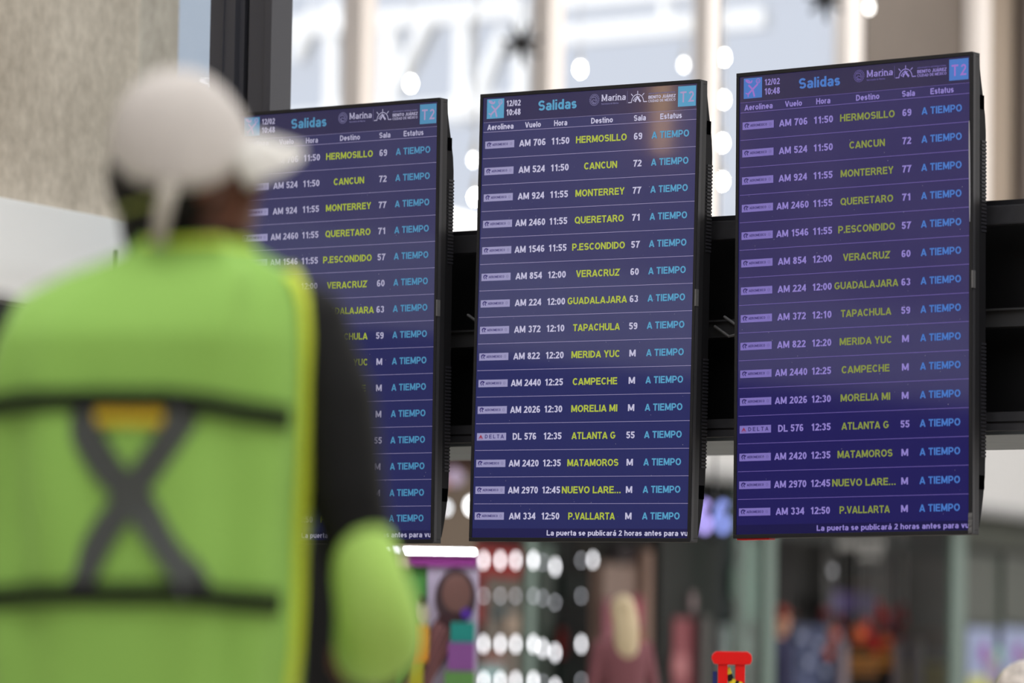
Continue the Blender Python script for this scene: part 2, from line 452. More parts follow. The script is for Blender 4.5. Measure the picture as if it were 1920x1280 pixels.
g_('0', .56, arc(.28, .5, .28-h, .5-h, 90, 450, 18))
g_('1', .50, [(.33, 0), (.33, 1)], [(.33, .93), (.10, .72)])
g_('2', .56, arc(.28, 1-h-.2, .28-h, .2, 165, -35, 9)+[(.09, h), (.56, h)])
g_('3', .56, arc(.27, .745, .27-h, .17, 160, -80, 9), arc(.27, .29, .28-h, .205, 80, -160, 9))
g_('4', .58, [(.42, 0), (.42, 1)], [(.42, .96), (.06, .30), (.58, .30)])
g_('5', .56, [(.53, 1-h), (.15, 1-h), (.10, .52)], [(.10, .52)]+arc(.27, .33, .29-h, .245, 120, -160, 10))
g_('6', .56, arc(.28, .31, .28-h, .31-h, 90, 450, 14), [(.095, .34), (.11, .62)]+arc(.30, .66, .19, .25, 170, 40, 6))
g_('7', .56, [(.02, 1-h), (.50, 1-h), (.34, .6), (.21, 0)])
g_('8', .56, arc(.28, .755, .25-h, .245-h, 90, 450, 12), arc(.28, .29, .28-h, .29-h, 90, 450, 14))
g_('9', .56, arc(.28, .69, .28-h, .31-h, 90, 450, 14), [(.465, .66), (.45, .38)]+arc(.26, .34, .19, .25, -10, -140, 6))
g_('Á', .74, *G['A'][1], [(.34, 1.06), (.46, 1.24)])
g_('É', .64, *G['E'][1], [(.30, 1.06), (.42, 1.24)])
g_(':', T, [(h, 0), (h, T)], [(h, .52), (h, .52+T)])
g_('.', T, [(h, 0), (h, T)])
g_('…', .86, [(h, 0), (h, T)], [(.43, 0), (.43, T)], [(.86-h, 0), (.86-h, T)])
g_('/', .32, [(.04, -.02), (.28, 1.02)])
g_(' ', .26)
g_('a', .58, arc(.28, .22, .28-h, .22-h*.7, 90, 450, 12), [(.58-h-.01, 0), (.58-h-.01, .48)]+arc(.29, .47, .20, XH-h-.47, 0, 160, 7))
g_('á', .58, *G['a'][1], [(.28, .84), (.40, 1.02)])
g_('í', .20, [(.08, 0), (.08, XH-.02)], [(.08, .84), (.18, 1.02)])
g_('b', .60, [(h, 0), (h, 1)], arc(.31, XH/2, .31-h, XH/2-h, 90, 450, 14))
g_('c', .54, arc(.29, XH/2, .29-h, XH/2-h, 48, 312, 12))
g_('d', .60, [(.60-h, 0), (.60-h, 1)], arc(.29, XH/2, .29-h, XH/2-h, 90, 450, 14))
g_('e', .58, [(.10, .36), (.49, .36)]+arc(.29, XH/2, .29-h, XH/2-h, 8, 315, 13))
g_('h', .58, [(h, 0), (h, 1)], [(h, .42)]+arc(.29, .42, .29-h, XH-h-.42, 180, 0, 8)+[(.58-h, 0)])
g_('i', T, [(h, 0), (h, XH-.02)], [(h, .85), (h, 1)])
g_('l', T, [(h, 0), (h, 1)])
g_('n', .58, [(h, 0), (h, XH)], [(h, .42)]+arc(.29, .42, .29-h, XH-h-.42, 180, 0, 8)+[(.58-h, 0)])
g_('o', .60, oval(.60, 0, XH))
g_('p', .60, [(h, -.22), (h, XH)], arc(.31, XH/2, .31-h, XH/2-h, 90, 450, 14))
g_('r', .38, [(h, 0), (h, XH)], arc(.31, .42, .31-h, XH-h-.42, 180, 80, 5))
g_('s', .52, *S_(.52, XH))
g_('t', .34, [(.16, .95), (.16, .2)]+arc(.27, .2, .11, .2-h, 180, 290, 4), [(0, XH-h), (.34, XH-h)])
g_('u', .58, [(h, XH), (h, .30)]+arc(.29, .30, .29-h, .30-h, 180, 360, 8)+[(.58-h, XH)], [(.58-h, .2), (.58-h, 0)])
g_('v', .54, [(.06, XH), (.27, .04)], [(.48, XH), (.27, .04)])
def stroke_quads(pts, t):
    """a polyline as quads with mitred joints"""
    n = len(pts); L = []; R = []
    for i in range(n):
        a = pts[max(i-1, 0)]; b = pts[i]; c = pts[min(i+1, n-1)]
        d1 = Vector((b[0]-a[0], b[1]-a[1])); d2 = Vector((c[0]-b[0], c[1]-b[1]))
        if d1.length < 1e-9: d1 = d2
        if d2.length < 1e-9: d2 = d1
        d1.normalize(); d2.normalize(); n1 = Vector((-d1.y, d1.x)); n2 = Vector((-d2.y, d2.x))
        m = n1+n2
        if m.length < .3: m = n1
        m.normalize(); k = min(1/max(m.dot(n1), .35), 2.2)*t/2
        L.append((b[0]+m.x*k, b[1]+m.y*k)); R.append((b[0]-m.x*k, b[1]-m.y*k))
    return [(R[i], R[i+1], L[i+1], L[i]) for i in range(n-1)]
_gc = {}
def glyph(c, t=T):
    if (c, t) not in _gc:
        w, st = G[c]; _gc[c, t] = (w, [q for s in st if len(s) > 1 for q in stroke_quads(s, t)])
    return _gc[c, t]
GAP = .085
def text_width(s, gap=GAP): return sum(G[c][0] for c in s)+gap*(len(s)-1)
class Print:
    """flat print on a display: coordinates in millimetres, x right, y down from the display's top left corner"""
    def __init__(s, W=.72, H=1.24, y=-.0005): s.mb = MB(); s.W = W; s.H = H; s.y = y
    def P(s, x, y): return (x/1000-s.W/2, s.y, s.H-y/1000)
    def quad(s, pts, mi, lift=0):
        s.mb.face([(lambda p: (p[0], p[1]-lift, p[2]))(s.P(*q)) for q in pts], mi)
    def rect(s, x0, y0, x1, y1, mi, lift=0): s.quad([(x0, y1), (x1, y1), (x1, y0), (x0, y0)], mi, lift)
    def line(s, pts, t, mi, lift=0):
        for q in stroke_quads([(a, -b) for a, b in pts], t): s.quad([(a, -b) for a, b in q], mi, lift)
    def text(s, st, x0, x1, base, cap, mi, lift=0, t=T, gap=GAP, clip=None):
        k = (x1-x0)/text_width(st, gap); x = x0
        for c in st:
            w, qs = glyph(c, t)
            for q in qs:
                pts = [(x+a*k, base-b*cap) for a, b in q]
                if clip and max(p[0] for p in pts) > clip: pts = [(min(p[0], clip), p[1]) for p in pts]
                s.quad(pts, mi, lift)
            x += (w+gap)*k
    def disc(s, cx, cy, rx, ry, mi, lift=0, n=20):
        s.quad([(cx+rx*math.cos(2*math.pi*k/n), cy-ry*math.sin(2*math.pi*k/n)) for k in range(n)], mi, lift)

FLIGHTS = [('AM 706', '11:50', 'HERMOSILLO', 166, '69'), ('AM 524', '11:50', 'CANCUN', 108, '72'),
           ('AM 924', '11:55', 'MONTERREY', 160, '77'), ('AM 2460', '11:55', 'QUERETARO', 160, '71'),
           ('AM 1546', '11:55', 'P.ESCONDIDO', 172, '57'), ('AM 854', '12:00', 'VERACRUZ', 141, '60'),
           ('AM 224', '12:00', 'GUADALAJARA', 193, '63'), ('AM 372', '12:10', 'TAPACHULA', 152, '59'),
           ('AM 822', '12:20', 'MERIDA YUC', 158, 'M'), ('AM 2440', '12:25', 'CAMPECHE', 145, 'M'),
           ('AM 2026', '12:30', 'MORELIA MI', 150, 'M'), ('DL 576', '12:35', 'ATLANTA G', 142, '55'),
           ('AM 2420', '12:35', 'MATAMOROS', 166, 'M'), ('AM 2970', '12:45', 'NUEVO LARE…', 191, 'M'),
           ('AM 334', '12:50', 'P.VALLARTA', 151, 'M')]

def display_mats(k, c, s):
    n = 'screen_%s_' % k
    return dict(bg=emat(n+'background', c['bg'], s, rough=.07), top=emat(n+'header_band', c['top'], s, rough=.07),
                w=emat(n+'white', c['w'], s), y=emat(n+'yellow', c['y'], s), c=emat(n+'cyan', c['c'], s),
                pl=emat(n+'plate', c['pl'], s), nv=emat(n+'navy', c['nv'], s), rd=emat(n+'red', c['rd'], s),
                pk=emat(n+'pink', c['pk'], s), dim=emat(n+'dim', c['dim'], s), ln=emat(n+'rule', c['ln'], s))

frame_m = mat('display_frame_plastic', (30, 30, 33), .6, spec=.2)
housing_m = mat('display_housing_plastic', (21, 21, 24), .75, spec=.12)
vent_m = mat('vent_plastic', (34, 34, 40), .6, spec=.2)
def display(pos, yaw, tilt, roll, M_, label, extra):
    Rm = (Matrix.Rotation(yaw, 3, 'Z') @ Matrix.Rotation(tilt, 3, 'X') @ Matrix.Rotation(roll, 3, 'Y')).to_4x4()
    M = Matrix.Translation(Vector(pos)+Vector((0, 0, CAMZ))) @ Rm @ Matrix.Translation((0, 0, -.62))
    r = empty('departure_display', M, label, 'display', 'departure displays in a row')
    W, H, e = .36, 1.24, .0085
    q = MB()
    q.box(-W, W, -.004, .035, H-.0105, H).box(-W, W, -.004, .035, 0, .0105)
    q.box(-W, -W+e, -.004, .035, .0105, H-.0105).box(W-e, W, -.004, .035, .0105, H-.0105)
    q.build('frame', frame_m, r, bevel=.0015)
    MB().box(W-.0005, W+.0012, .0, .012, .004, H-.004).build('edge_trim', mat('silver_grey_trim', (52, 52, 56), .6, .1, spec=.2), r)
    prof = [(.03, 1.236), (.036, 1.232), (.038, 1.20), (.046, 1.165), (.056, 1.125), (.066, 1.08), (.070, 1.04), (.070, .20),
            (.068, .15), (.060, .10), (.050, .055), (.040, .02), (.03, .006)]
    MB().extrude(prof, 0, -W+.004, W-.0015).build('back_housing', housing_m, r, bevel=0)
    for z in (1.115, .135):
        MB().box(W-.002, W+.0006, .040, .0575 if z > 1 else .062, z-.018, z+.018).build('side_slot', mat('slot_black', (5, 5, 6), .95, spec=.0), r)
    q = MB()
    for z0, z1 in ((.78, 1.02), (.20, .50)):
        n = int((z1-z0)/.0096)
        for k in range(n): q.box(W-.003, W+.0004, .046, .0712, z0+k*.0096, z0+k*.0096+.0052)
    q.build('vent_slats', vent_m, r)['kind'] = 'stuff'
    MB().box(W-.001, W+.003, -.0045, .010, .63, .675).build('side_clip', mat('silver_clip', (104, 104, 106), .4, .3), r)
    MB().box(-.12, .12, .068, .14, .50, .86).build('wall_bracket', black_metal, r)
    scr = MB().box(-W+e, W-e, 0, .004, .0105, H-.0105).build('screen', M_['bg'], r)
    # header
    ml = [M_[k] for k in ('top', 'w', 'y', 'c', 'pl', 'nv', 'rd', 'pk', 'dim', 'ln')]
    TOP, Wt, Y, C, PL, NV, RD, PK, DM, LN = range(10)
    p = Print()
    p.rect(8.6, 10.6, 711.4, 80, TOP)
    p.rect(22, 15.5, 79.5, 70, C, .0002)
    # aeroplane and bird on the square
    for pts, t in (([(66, 33), (34, 60)], 5.2), ([(50, 46), (37, 34)], 5), ([(50, 46), (56, 66)], 5), ([(36, 58), (28, 55)], 3), ([(36, 58), (36, 66)], 3)):
        p.line(pts, t, PK, .0004)
    p.line([(28, 20), (33, 25), (39, 28), (46, 27), (48, 22)], 4.2, PK, .0004); p.line([(30, 20), (38, 22), (42, 27)], 3, PK, .0004)
    p.disc(67, 25, 7, 7, PK, .0003); p.disc(67, 25, 5, 5, C, .0004); p.line([(62, 25), (72, 25)], 1.2, PK, .0005); p.line([(63, 28), (71, 28)], 1, PK, .0005)
    p.text('12/02', 87, 135, 38.5, 16.5, Wt, .0002); p.text('10:48', 87, 135.5, 64, 17.5, Wt, .0002)
    p.text('Salidas', 194.5, 321.5, 56.5, 28, C, .0002)
    # crest
    for k in range(18):
        a0 = 2*math.pi*k/18; p.line([(379.5+15.3*math.cos(a0), 36.5+15.3*math.sin(a0)), (379.5+15.3*math.cos(a0+.27), 36.5+15.3*math.sin(a0+.27))], 2.2, DM, .0002)
    p.disc(379.5, 36.5, 12.4, 12.4, DM, .0002); p.disc(379.5, 36.5, 10.6, 10.6, TOP, .0003)
    for pts in ([(372, 31), (378, 29), (384, 31), (386, 36), (382, 38), (376, 36), (372, 40), (378, 44)], [(384, 42), (388, 38)], [(374, 45), (385, 45)]):
        p.line(pts, 2.2, DM, .0004)
    p.text('Marina', 403, 482, 42, 17.5, Wt, .0002, t=.15)
    for x, y in ((404, 42), (417.5, 42), (446, 42), (457.5, 42), (466, 42), (472.5, 42), (404, 25.2), (417, 25.2), (445, 30), (457, 30)):
        p.rect(x-1.4, y-1.3, x+4.2, y, Wt, .0003)
    p.text('Secretaría de Marina' if 'í' in G else 'Secretaria de Marina', 402.5, 458.5, 51.5, 4.6, DM, .0002, t=.2)
    p.rect(486.2, 18.5, 487.2, 52.5, DM, .0002)
    # sun-dial emblem
    p.line([(501+0, 50.5)]+[(520+19.5*math.cos(math.radians(a)), 50.5-21*math.sin(math.radians(a))) for a in range(180, -1, -12)], 2.2, Wt, .0002)
    for pts in ([(490, 50.5), (501, 50.5)], [(539.5, 50.5), (551, 50.5)], [(520, 20), (520, 28)], [(499, 27), (505, 33)], [(541, 27), (535, 33)]): p.line(pts, 2.3, Wt, .0002)
    p.line([(517, 34), (530, 50)], 5.4, Wt, .0002); p.line([(506, 46), (513, 38), (527, 36)], 1.8, Wt, .0002); p.line([(506, 46), (514, 48), (518, 42)], 1.6, Wt, .0002); p.disc(514, 43.5, 2.3, 2.3, Wt, .0002)
    p.line([(513, 50), (517, 40)], 3, Wt, .0002)
    p.text('AEROPUERTO INTERNACIONAL', 555, 642, 31.5, 3.9, DM, .0002, t=.2); p.text('BENITO JUÁREZ', 555, 642, 43.6, 8.4, Wt, .0002, t=.2); p.text('CIUDAD DE MÉXICO', 555, 642, 53.4, 7.4, Wt, .0002, t=.16)
    p.rect(650, 15.5, 707, 70.6, C, .0002)
    p.text('T2', 657, 701, 59.5, 30, PK, .0004, t=.15, gap=.2)
    p.mb.build('header_band', ml, scr, fix=False)
    p = Print()
    p.rect(12, 79.2, 713 if False else 711, 80.4, LN); p.rect(12, 106.6, 711, 107.8, LN)
    for s_, a, b in (('Aerolinea', 25, 113), ('Vuelo', 152, 204.5), ('Hora', 248.5, 292), ('Destino', 370.5, 441.5), ('Sala', 509.5, 548.5), ('Estatus', 594.5, 663.5)):
        p.text(s_, a, b, 101.5, 15.6, Wt, .0002)
    p.mb.build('column_headings', ml, scr, fix=False)
    for i, (fl, hr, de, dw, sa) in enumerate(FLIGHTS):
        p = Print(); y = 107.2+73.55*i; bs = y+45.4-(2.5 if i == 14 else 0)
        if i: p.rect(12, y-.6, 711, y+.6, LN)
        dx = -3.2*i/14
        p.rect(19+dx, bs-19.5, 117+dx, bs+.8, PL, .0002)
        if fl[0] == 'A':
            x, yy = 33+dx, bs-9.5
            p.line([(x-6.5, yy+1), (x-5.2, yy-3.6), (x-1, yy-5.6), (x+3.5, yy-4.2), (x+4.5, yy-.8)], 3.6, NV, .0004)
            p.line([(x+2.8, yy-3.2), (x+.4, yy+1.2), (x+3.6, yy+5.2)], 2.6, NV, .0004)
            p.line([(x-6, yy), (x-3.6, yy+5.4)], 2.6, NV, .0004); p.line([(x+3, yy-3.4), (x+8, yy-4)], 1.6, NV, .0004)
            p.text('AEROMEXICO', 43.5+dx, 96+dx, bs-6.4, 6.6, NV, .0004, t=.2)
            p.disc(106+dx, bs-9.6, 4, 4, DM, .0004); p.disc(106+dx, bs-9.6, 3.1, 3.1, PL, .0005); p.line([(103.5+dx, bs-9.6), (108.5+dx, bs-9.6)], .8, DM, .0006)
        else:
            x = 32+dx
            p.quad([(x-7.5, bs-4.6), (x, bs-6.6), (x, bs-15.6)], RD, .0004); p.quad([(x, bs-15.6), (x, bs-6.6), (x+7.5, bs-4.6)], RD, .0005)
            p.rect(x-7.5, bs-3.9, x+7.5, bs-2.9, RD, .0004)
            p.text('DELTA', 46+dx, 109+dx, bs-4.6, 10.6, NV, .0004, t=.17, gap=.34)
        k = {6: 87.5 if fl[0] == 'A' else 78, 7: 99}[len(fl)]
        p.text(fl, 178+dx-k/2, 178+dx+k/2, bs, 18.6, Wt, .0002)
        p.text(hr, 240.5+dx, 300.5+dx, bs, 18.6, Wt, .0002)
        cx = 405+dx-(3 if i == 13 else 0)
        p.text(de, cx-dw/2, cx+dw/2, bs+(.4), 19.2, Y, .0002)
        k = 27 if len(sa) == 2 else 20.5
        p.text(sa, 524.5+dx-k/2, 524.5+dx+k/2, bs, 18.4, Wt, .0002)
        p.text('A TIEMPO', 569+dx, 688+dx, bs, 19.2, C, .0002)
        p.mb.build('flight_row', ml, scr, fix=False)
    p = Print()
    p.rect(8.6, 1204.5, 711.4, 1229.4, TOP)
    p.text('La puerta se publicará 2 horas antes para vue', 257, 724, 1223.6, 14.6, Wt, .0002, clip=710.5)
    p.mb.build('ticker_band', ml, scr, fix=False)
    # specks of dust on the glass
    p = Print(y=-.0012)
    for k in range(70):
        x = random.uniform(20, 700); yy = random.uniform(200, 1190); s_ = random.uniform(.35, .9)
        p.disc(x, yy, s_, s_, 0, n=5)
    p.mb.build('dust_specks', [mat('dust', (190, 190, 200), .9)], scr, fix=False)['kind'] = 'stuff'
    extra(r)
    return r

A_ = dict(bg=(41, 44, 100), top=(30, 28, 80), w=(206, 202, 232), y=(184, 198, 62), c=(84, 164, 206), pl=(160, 156, 200),
          nv=(46, 34, 112), rd=(160, 44, 76), pk=(176, 156, 204), dim=(112, 108, 154), ln=(168, 158, 200))
Lc = dict(A_, bg=(40, 42, 96), top=(29, 28, 78), c=(74, 148, 192), w=(184, 180, 212), y=(172, 188, 54), ln=(156, 148, 190))
Rc = dict(bg=(26, 20, 90), top=(18, 12, 70), w=(146, 130, 208), y=(134, 146, 58), c=(62, 118, 200), pl=(126, 112, 190), nv=(42, 30, 104),
          rd=(140, 44, 90), pk=(158, 112, 204), dim=(88, 76, 146), ln=(118, 100, 180))
display((-.50365, 12.022697, .993102), -.611913, .005607, .001682, display_mats('left', Lc, .78),
        'leftmost of three portrait departure screens, half hidden by the worker', lambda r: None)
display((.193004, 11.567641, .994862), -.607709, -.003644, .008232, display_mats('middle', A_, .82),
        'middle of three portrait departure screens, whole list of flights readable', lambda r: None)
def right_extra(r):
    MB().box(-.35, -.25, .0, .03, -.004, 0).build('red_tape', mat('red_tape', (190, 30, 34), .5), r)
    q = MB()
    for k in range(9):
        z = .002+k*.0058
        q.face([(.3512, -.0046-.001*(k % 2), z), (.3625, -.0046, z+.001), (.3625, -.0052+.0008*(k % 3), z+.007), (.3515, -.0046, z+.0062)])
    q.build('torn_foil', mat('torn_clear_foil', (96, 96, 98), .3, .2), r)
    MB().tube([(.352, -.0055, 1.06), (.353, -.0062, 1.0), (.3545, -.0060, .85), (.3545, -.0055, .8)], [.0012, .0022, .002, .001], 6).build('loose_seal', mat('pale_seal', (150, 150, 156), .4), r)
display((.883464, 11.086589, 1.003904), -.625321, -.005302, -.009429, display_mats('right', Rc, .86),
        'rightmost of three portrait departure screens, bluer and nearest', right_extra)

# ------------------------------------------------------------------ people
def head_parts(q, c, yaw, pitch=0, s=1.0):
    """skull, jaw, nose, ears, lips and brow of a head facing local +y, merged into the body by the remesh"""
    M = Matrix.Rotation(yaw, 4, 'Z') @ Matrix.Rotation(pitch, 4, 'X')
    c = Vector(c)
    def P(x, y, z): return c + M @ Vector((x*s, y*s, z*s))
    q.ball(P(0, -.005, .02), (.074*s, .093*s, .098*s), M)
    q.ball(P(0, .028, -.045), (.054*s, .056*s, .066*s), M)
    q.ball(P(0, .052, -.092), (.026*s, .026*s, .020*s), M)
    q.tube([P(0, .080, .012), P(0, .098, -.022), P(0, .088, -.032)], [.009*s, .014*s, .012*s], 8)
    q.ball(P(0, .082, -.058), (.024*s, .012*s, .007*s), M)
    q.ball(P(0, .080, .022), (.050*s, .014*s, .010*s), M)
    for e in (-1, 1):
        q.ball(P(.074*e, -.004, -.012), (.009*s, .018*s, .032*s), M)
        q.ball(P(.035*e, .066, -.030), (.020*s, .018*s, .018*s), M)
    return P, M

def hand_parts(q, wrist, fwd, side, nrm, s=1.0, curl=.6, thumb=1):
    wrist = Vector(wrist); fwd = Vector(fwd).normalized(); side = Vector(side); side = (side-fwd*side.dot(fwd)).normalized()
    nrm = Vector(nrm); nrm = (nrm-fwd*nrm.dot(fwd)-side*nrm.dot(side)).normalized()
    pc = wrist+fwd*.05*s
    Mx = Matrix((side, fwd, nrm)).transposed().to_4x4()
    q.ball(pc, (.040*s, .055*s, .016*s), Mx, 12, 8)
    for k, (o, L) in enumerate(((-.030, .062), (-.010, .075), (.010, .080), (.030, .070))):
        b = wrist+fwd*.085*s+side*o*s
        pts = [b-fwd*.03*s, b]; d = fwd.copy(); rr = [.010*s, .0095*s]
        for j, f in enumerate((.45, .3, .25)):
            d = (d*math.cos(curl*(j+1)*.5)+nrm*math.sin(curl*(j+1)*.5)).normalized()
            pts.append(pts[-1]+d*L*f*s); rr.append((.0088-.0009*j)*s)
        q.tube(pts, rr, 8)
    b = wrist+fwd*.028*s+side*.030*s*thumb
    q.tube([wrist+fwd*.02*s+side*.015*s*thumb, b+side*.012*s*thumb, b+side*.028*s*thumb+fwd*.030*s+nrm*.008*s, b+side*.030*s*thumb+fwd*.052*s+nrm*.018*s],
           [.013*s, .012*s, .0105*s, .009*s], 8)

def remeshed(q, name, vox, mats, fn, parent, smooth_it=6):
    me = q.mesh(name+'_tmp', [])
    o = bpy.data.objects.new(name+'_tmp', me); COL.objects.link(o)
    rm = o.modifiers.new('r', 'REMESH'); rm.mode = 'VOXEL'; rm.voxel_size = vox
    sm = o.modifiers.new('s', 'SMOOTH'); sm.iterations = smooth_it; sm.factor = .5
    dg = bpy.context.evaluated_depsgraph_get(); ev = o.evaluated_get(dg)
    m2 = bpy.data.meshes.new_from_object(ev); m2.name = name
    bpy.data.objects.remove(o)
    m2.materials.clear()
    for m in mats: m2.materials.append(m)
    idx = [fn(p.center) for p in m2.polygons]
    m2.polygons.foreach_set('material_index', idx); m2.polygons.foreach_set('use_smooth', [True]*len(idx))
    b = bpy.data.objects.new(name, m2); COL.objects.link(b); b.parent = parent
    return b

def rings_loft(q, rings, seg=28):
    """rings: (cx, cy, z, a, b) in the body's own axes"""
    n0 = []
    for cx, cy, z, a, b in rings:
        n0.append(len(q.v))
        for k in range(seg):
            t = 2*math.pi*k/seg; s_, c_ = math.sin(t), math.cos(t)
            q.v.append((cx+a*math.copysign(abs(s_)**.83, s_), cy-b*math.copysign(abs(c_)**.83, c_), z))
    for i in range(len(n0)-1):
        for k in range(seg):
            q.f.append((n0[i]+k, n0[i]+(k+1) % seg, n0[i+1]+(k+1) % seg, n0[i+1]+k)); q.m.append(0)
    q.f.append(tuple(range(n0[0], n0[0]+seg))); q.m.append(0)
    q.f.append(tuple(range(n0[-1], n0[-1]+seg))); q.m.append(0)

def person(loc, yaw, H, label, shirt, trousers, skin, hair, long_hair=False, cap=None, seated=False):
    s = H/1.75
    M = Matrix.Translation(loc) @ Matrix.Rotation(yaw, 4, 'Z')
    r = empty('person', M, label, 'person')
    q = MB(); dz = -.535*s if seated else 0
    def V(x, y, z): return Vector((x*s, y*s, z*s+dz))
    rings_loft(q, [(0, 0, z*s+dz, a*s, b*s) for z, a, b in ((.86, .15, .10), (.95, .165, .115), (1.08, .135, .10), (1.22, .155, .11), (1.36, .175, .11), (1.44, .165, .09), (1.49, .08, .06))])
    q.tube([V(0, -.01, 1.44), V(0, .0, 1.60)], [.062*s, .055*s], 12)
    P, HM = head_parts(q, V(0, .015, 1.645), 0, 0, s)
    for e in (-1, 1):
        if seated: arm = [V(.165*e, 0, 1.42), V(.23*e, .03, 1.15), V(.15*e, .24, 1.02)]
        else: arm = [V(.165*e, 0, 1.42), V(.225*e, -.02, 1.13), V(.235*e, .07, .89)]
        q.tube([arm[0], (arm[0]+arm[1])/2, arm[1], (arm[1]+arm[2])/2, arm[2]], [.055*s, .05*s, .042*s, .038*s, .028*s], 12)
        q.ball(arm[0], .056*s)
        fw = (arm[2]-arm[1]).normalized()
        hand_parts(q, arm[2], fw, Vector((0, 1, 0)) if not seated else Vector((-e, 0, 0)), Vector((-e, 0, 0)) if not seated else Vector((0, 0, -1)), s, .45, 1)
        if seated: leg = [V(.09*e, 0, .92), V(.11*e, .42, .92), Vector((.12*e*s, .50*s, .08)), Vector((.12*e*s, .6*s, .04))]
        else: leg = [V(.09*e, 0, .92), V(.10*e, .015, .50), V(.10*e, -.03, .09), V(.12*e, .13, .035)]
        q.tube([leg[0], (leg[0]+leg[1])/2, leg[1], leg[1]*.6+leg[2]*.4, leg[2]], [.088*s, .078*s, .056*s, .056*s, .038*s], 12)
        q.tube([leg[2]-V(0, .04, .03)+V(0, 0, 0)-Vector((0, 0, dz if seated else 0)) if False else leg[2]+Vector((0, -.04*s, -.035*s)), leg[2]+Vector((0, .06*s, -.045*s)), leg[2]+Vector((0, .15*s, -.058*s))], [.035*s, .04*s, .03*s], 10)
    hz = 1.50*s+dz
    def fn(c):
        if c.z > hz: return 0
        if not seated:
            if abs(c.x) > .17*s and c.z < .90*s: return 0
            if c.z > .92*s: return 1
            return 2 if c.z > .09*s else 3
        if c.z > .98*s+dz and c.y < .17*s: return 1
        if c.z > .96*s+dz: return 0
        return 2 if c.z > .06 else 3
    remeshed(q, 'body', .011*s, [skin, shirt, trousers, mat('dark_shoe', (30, 28, 28), .5)], fn, r, 4)
    hq = MB()
    hq.ball(P(0, -.016, .034), (.083*s, .096*s, .096*s), HM, 16, 12)
    if long_hair:
        hq.tube([P(0, -.04, .06), P(0, -.065, -.02), P(0, -.08, -.12), P(0, -.085, -.25), P(0, -.08, -.36)], [.075*s, .088*s, .092*s, .085*s, .05*s], 16, squash=.55)
    hb = hq.build('hair', hair, r, smooth=True)
    for e in (-1, 1):
        MB().ball(P(.030*e, .079, .004), .011*s, seg=8, rings=6).build('eye', mat('eye_white', (225, 222, 215), .3), r, smooth=True)
    if cap:
        c = MB(); c.ball(P(0, -.012, .05), (.092*s, .106*s, .085*s), HM, 18, 12); c.build('cap_crown', cap, r, smooth=True)
        c = MB(); c.ball(P(0, .115, .045), (.065*s, .06*s, .008*s), HM, 14, 6); c.build('cap_brim', cap, r, smooth=True)
    return r

# ---- the worker in the hi-vis vest
WY = 5.93
X0 = (300-960)/F_PX*WY
def wl_(px, py, dy=0):
    p = at(px, py, WY+dy); return Vector((p.x-X0, dy, p.z))
worker = empty('person', (X0, WY, 0), 'person seen from behind in a light cap and lime green vest over black', 'person')
skin_d = mat('brown_skin', (92, 58, 44), .55); hair_d = mat('black_hair', (20, 17, 16), .6)
jacket_m = mat('black_jacket', (12, 12, 13), .8, spec=.2, noise_amt=.2, noise_scale=30)
trous_m = mat('navy_trousers', (34, 36, 46), .8)
RING = [(1280+640, 266, 262), (1500, 266, 268), (1280, 266, 292), (1200, 265, 304), (1100, 265, 312), (1000, 266, 316), (900, 268, 319), (800, 270, 320), (700, 273, 317),
        (640, 280, 308), (590, 292, 290), (555, 312, 262), (528, 334, 232), (506, 350, 196), (488, 362, 150), (474, 368, 118), (462, 370, 104)]
DEP = {1920: .13}
rg = []
for py, cx, hw in RING:
    c = wl_(cx, py); e_ = wl_(cx+hw, py)
    a = (e_-c).length
    b = .135 if py >= 640 else max(.075, .135*((py-430)/210.0)**.5)
    rg.append((c.z, c.x, a, b))
rg.sort()
PSI = math.radians(-9)
def ring_at(z):
    if z <= rg[0][0]: return rg[0][1:]
    for i in range(len(rg)-1):
        if z <= rg[i+1][0]:
            k = (z-rg[i][0])/(rg[i+1][0]-rg[i][0]); return tuple(rg[i][j]*(1-k)+rg[i+1][j]*k for j in (1, 2, 3))
    return rg[-1][1:]
def fold(th, z):
    p = Vector((math.sin(th)*1.6, math.cos(th)*1.2, z*2.0))
    return .020*noise.noise(Vector((p.x*2.1, p.y*2.1, z*1.3+5)))+.014*noise.noise(Vector((th*2.6, z*4, 3)))
def S(th, z, off=0, folds=True):
    """point of the torso surface; th = 0 is the middle of the back, positive to the person's right"""
    cx, a, b = ring_at(z); d = off+(fold(th, z) if folds else 0)
    s_, c_ = math.sin(th), math.cos(th)
    x = (a+d)*math.copysign(abs(s_)**.83, s_); y = -(b+d)*math.copysign(abs(c_)**.83, c_)
    # the rings were measured with the twist already in them
    return Vector((cx+x*math.cos(PSI)-y*math.sin(PSI), x*math.sin(PSI)+y*math.cos(PSI), z))
def th_for(px, py):
    z = wl_(px, py, -.12).z; X = wl_(px, py, -.12).x
    lo, hi = -1.5, 1.5
    for _ in range(30):
        m_ = (lo+hi)/2
        if S(m_, z).x < X: lo = m_
        else: hi = m_
    return lo, z

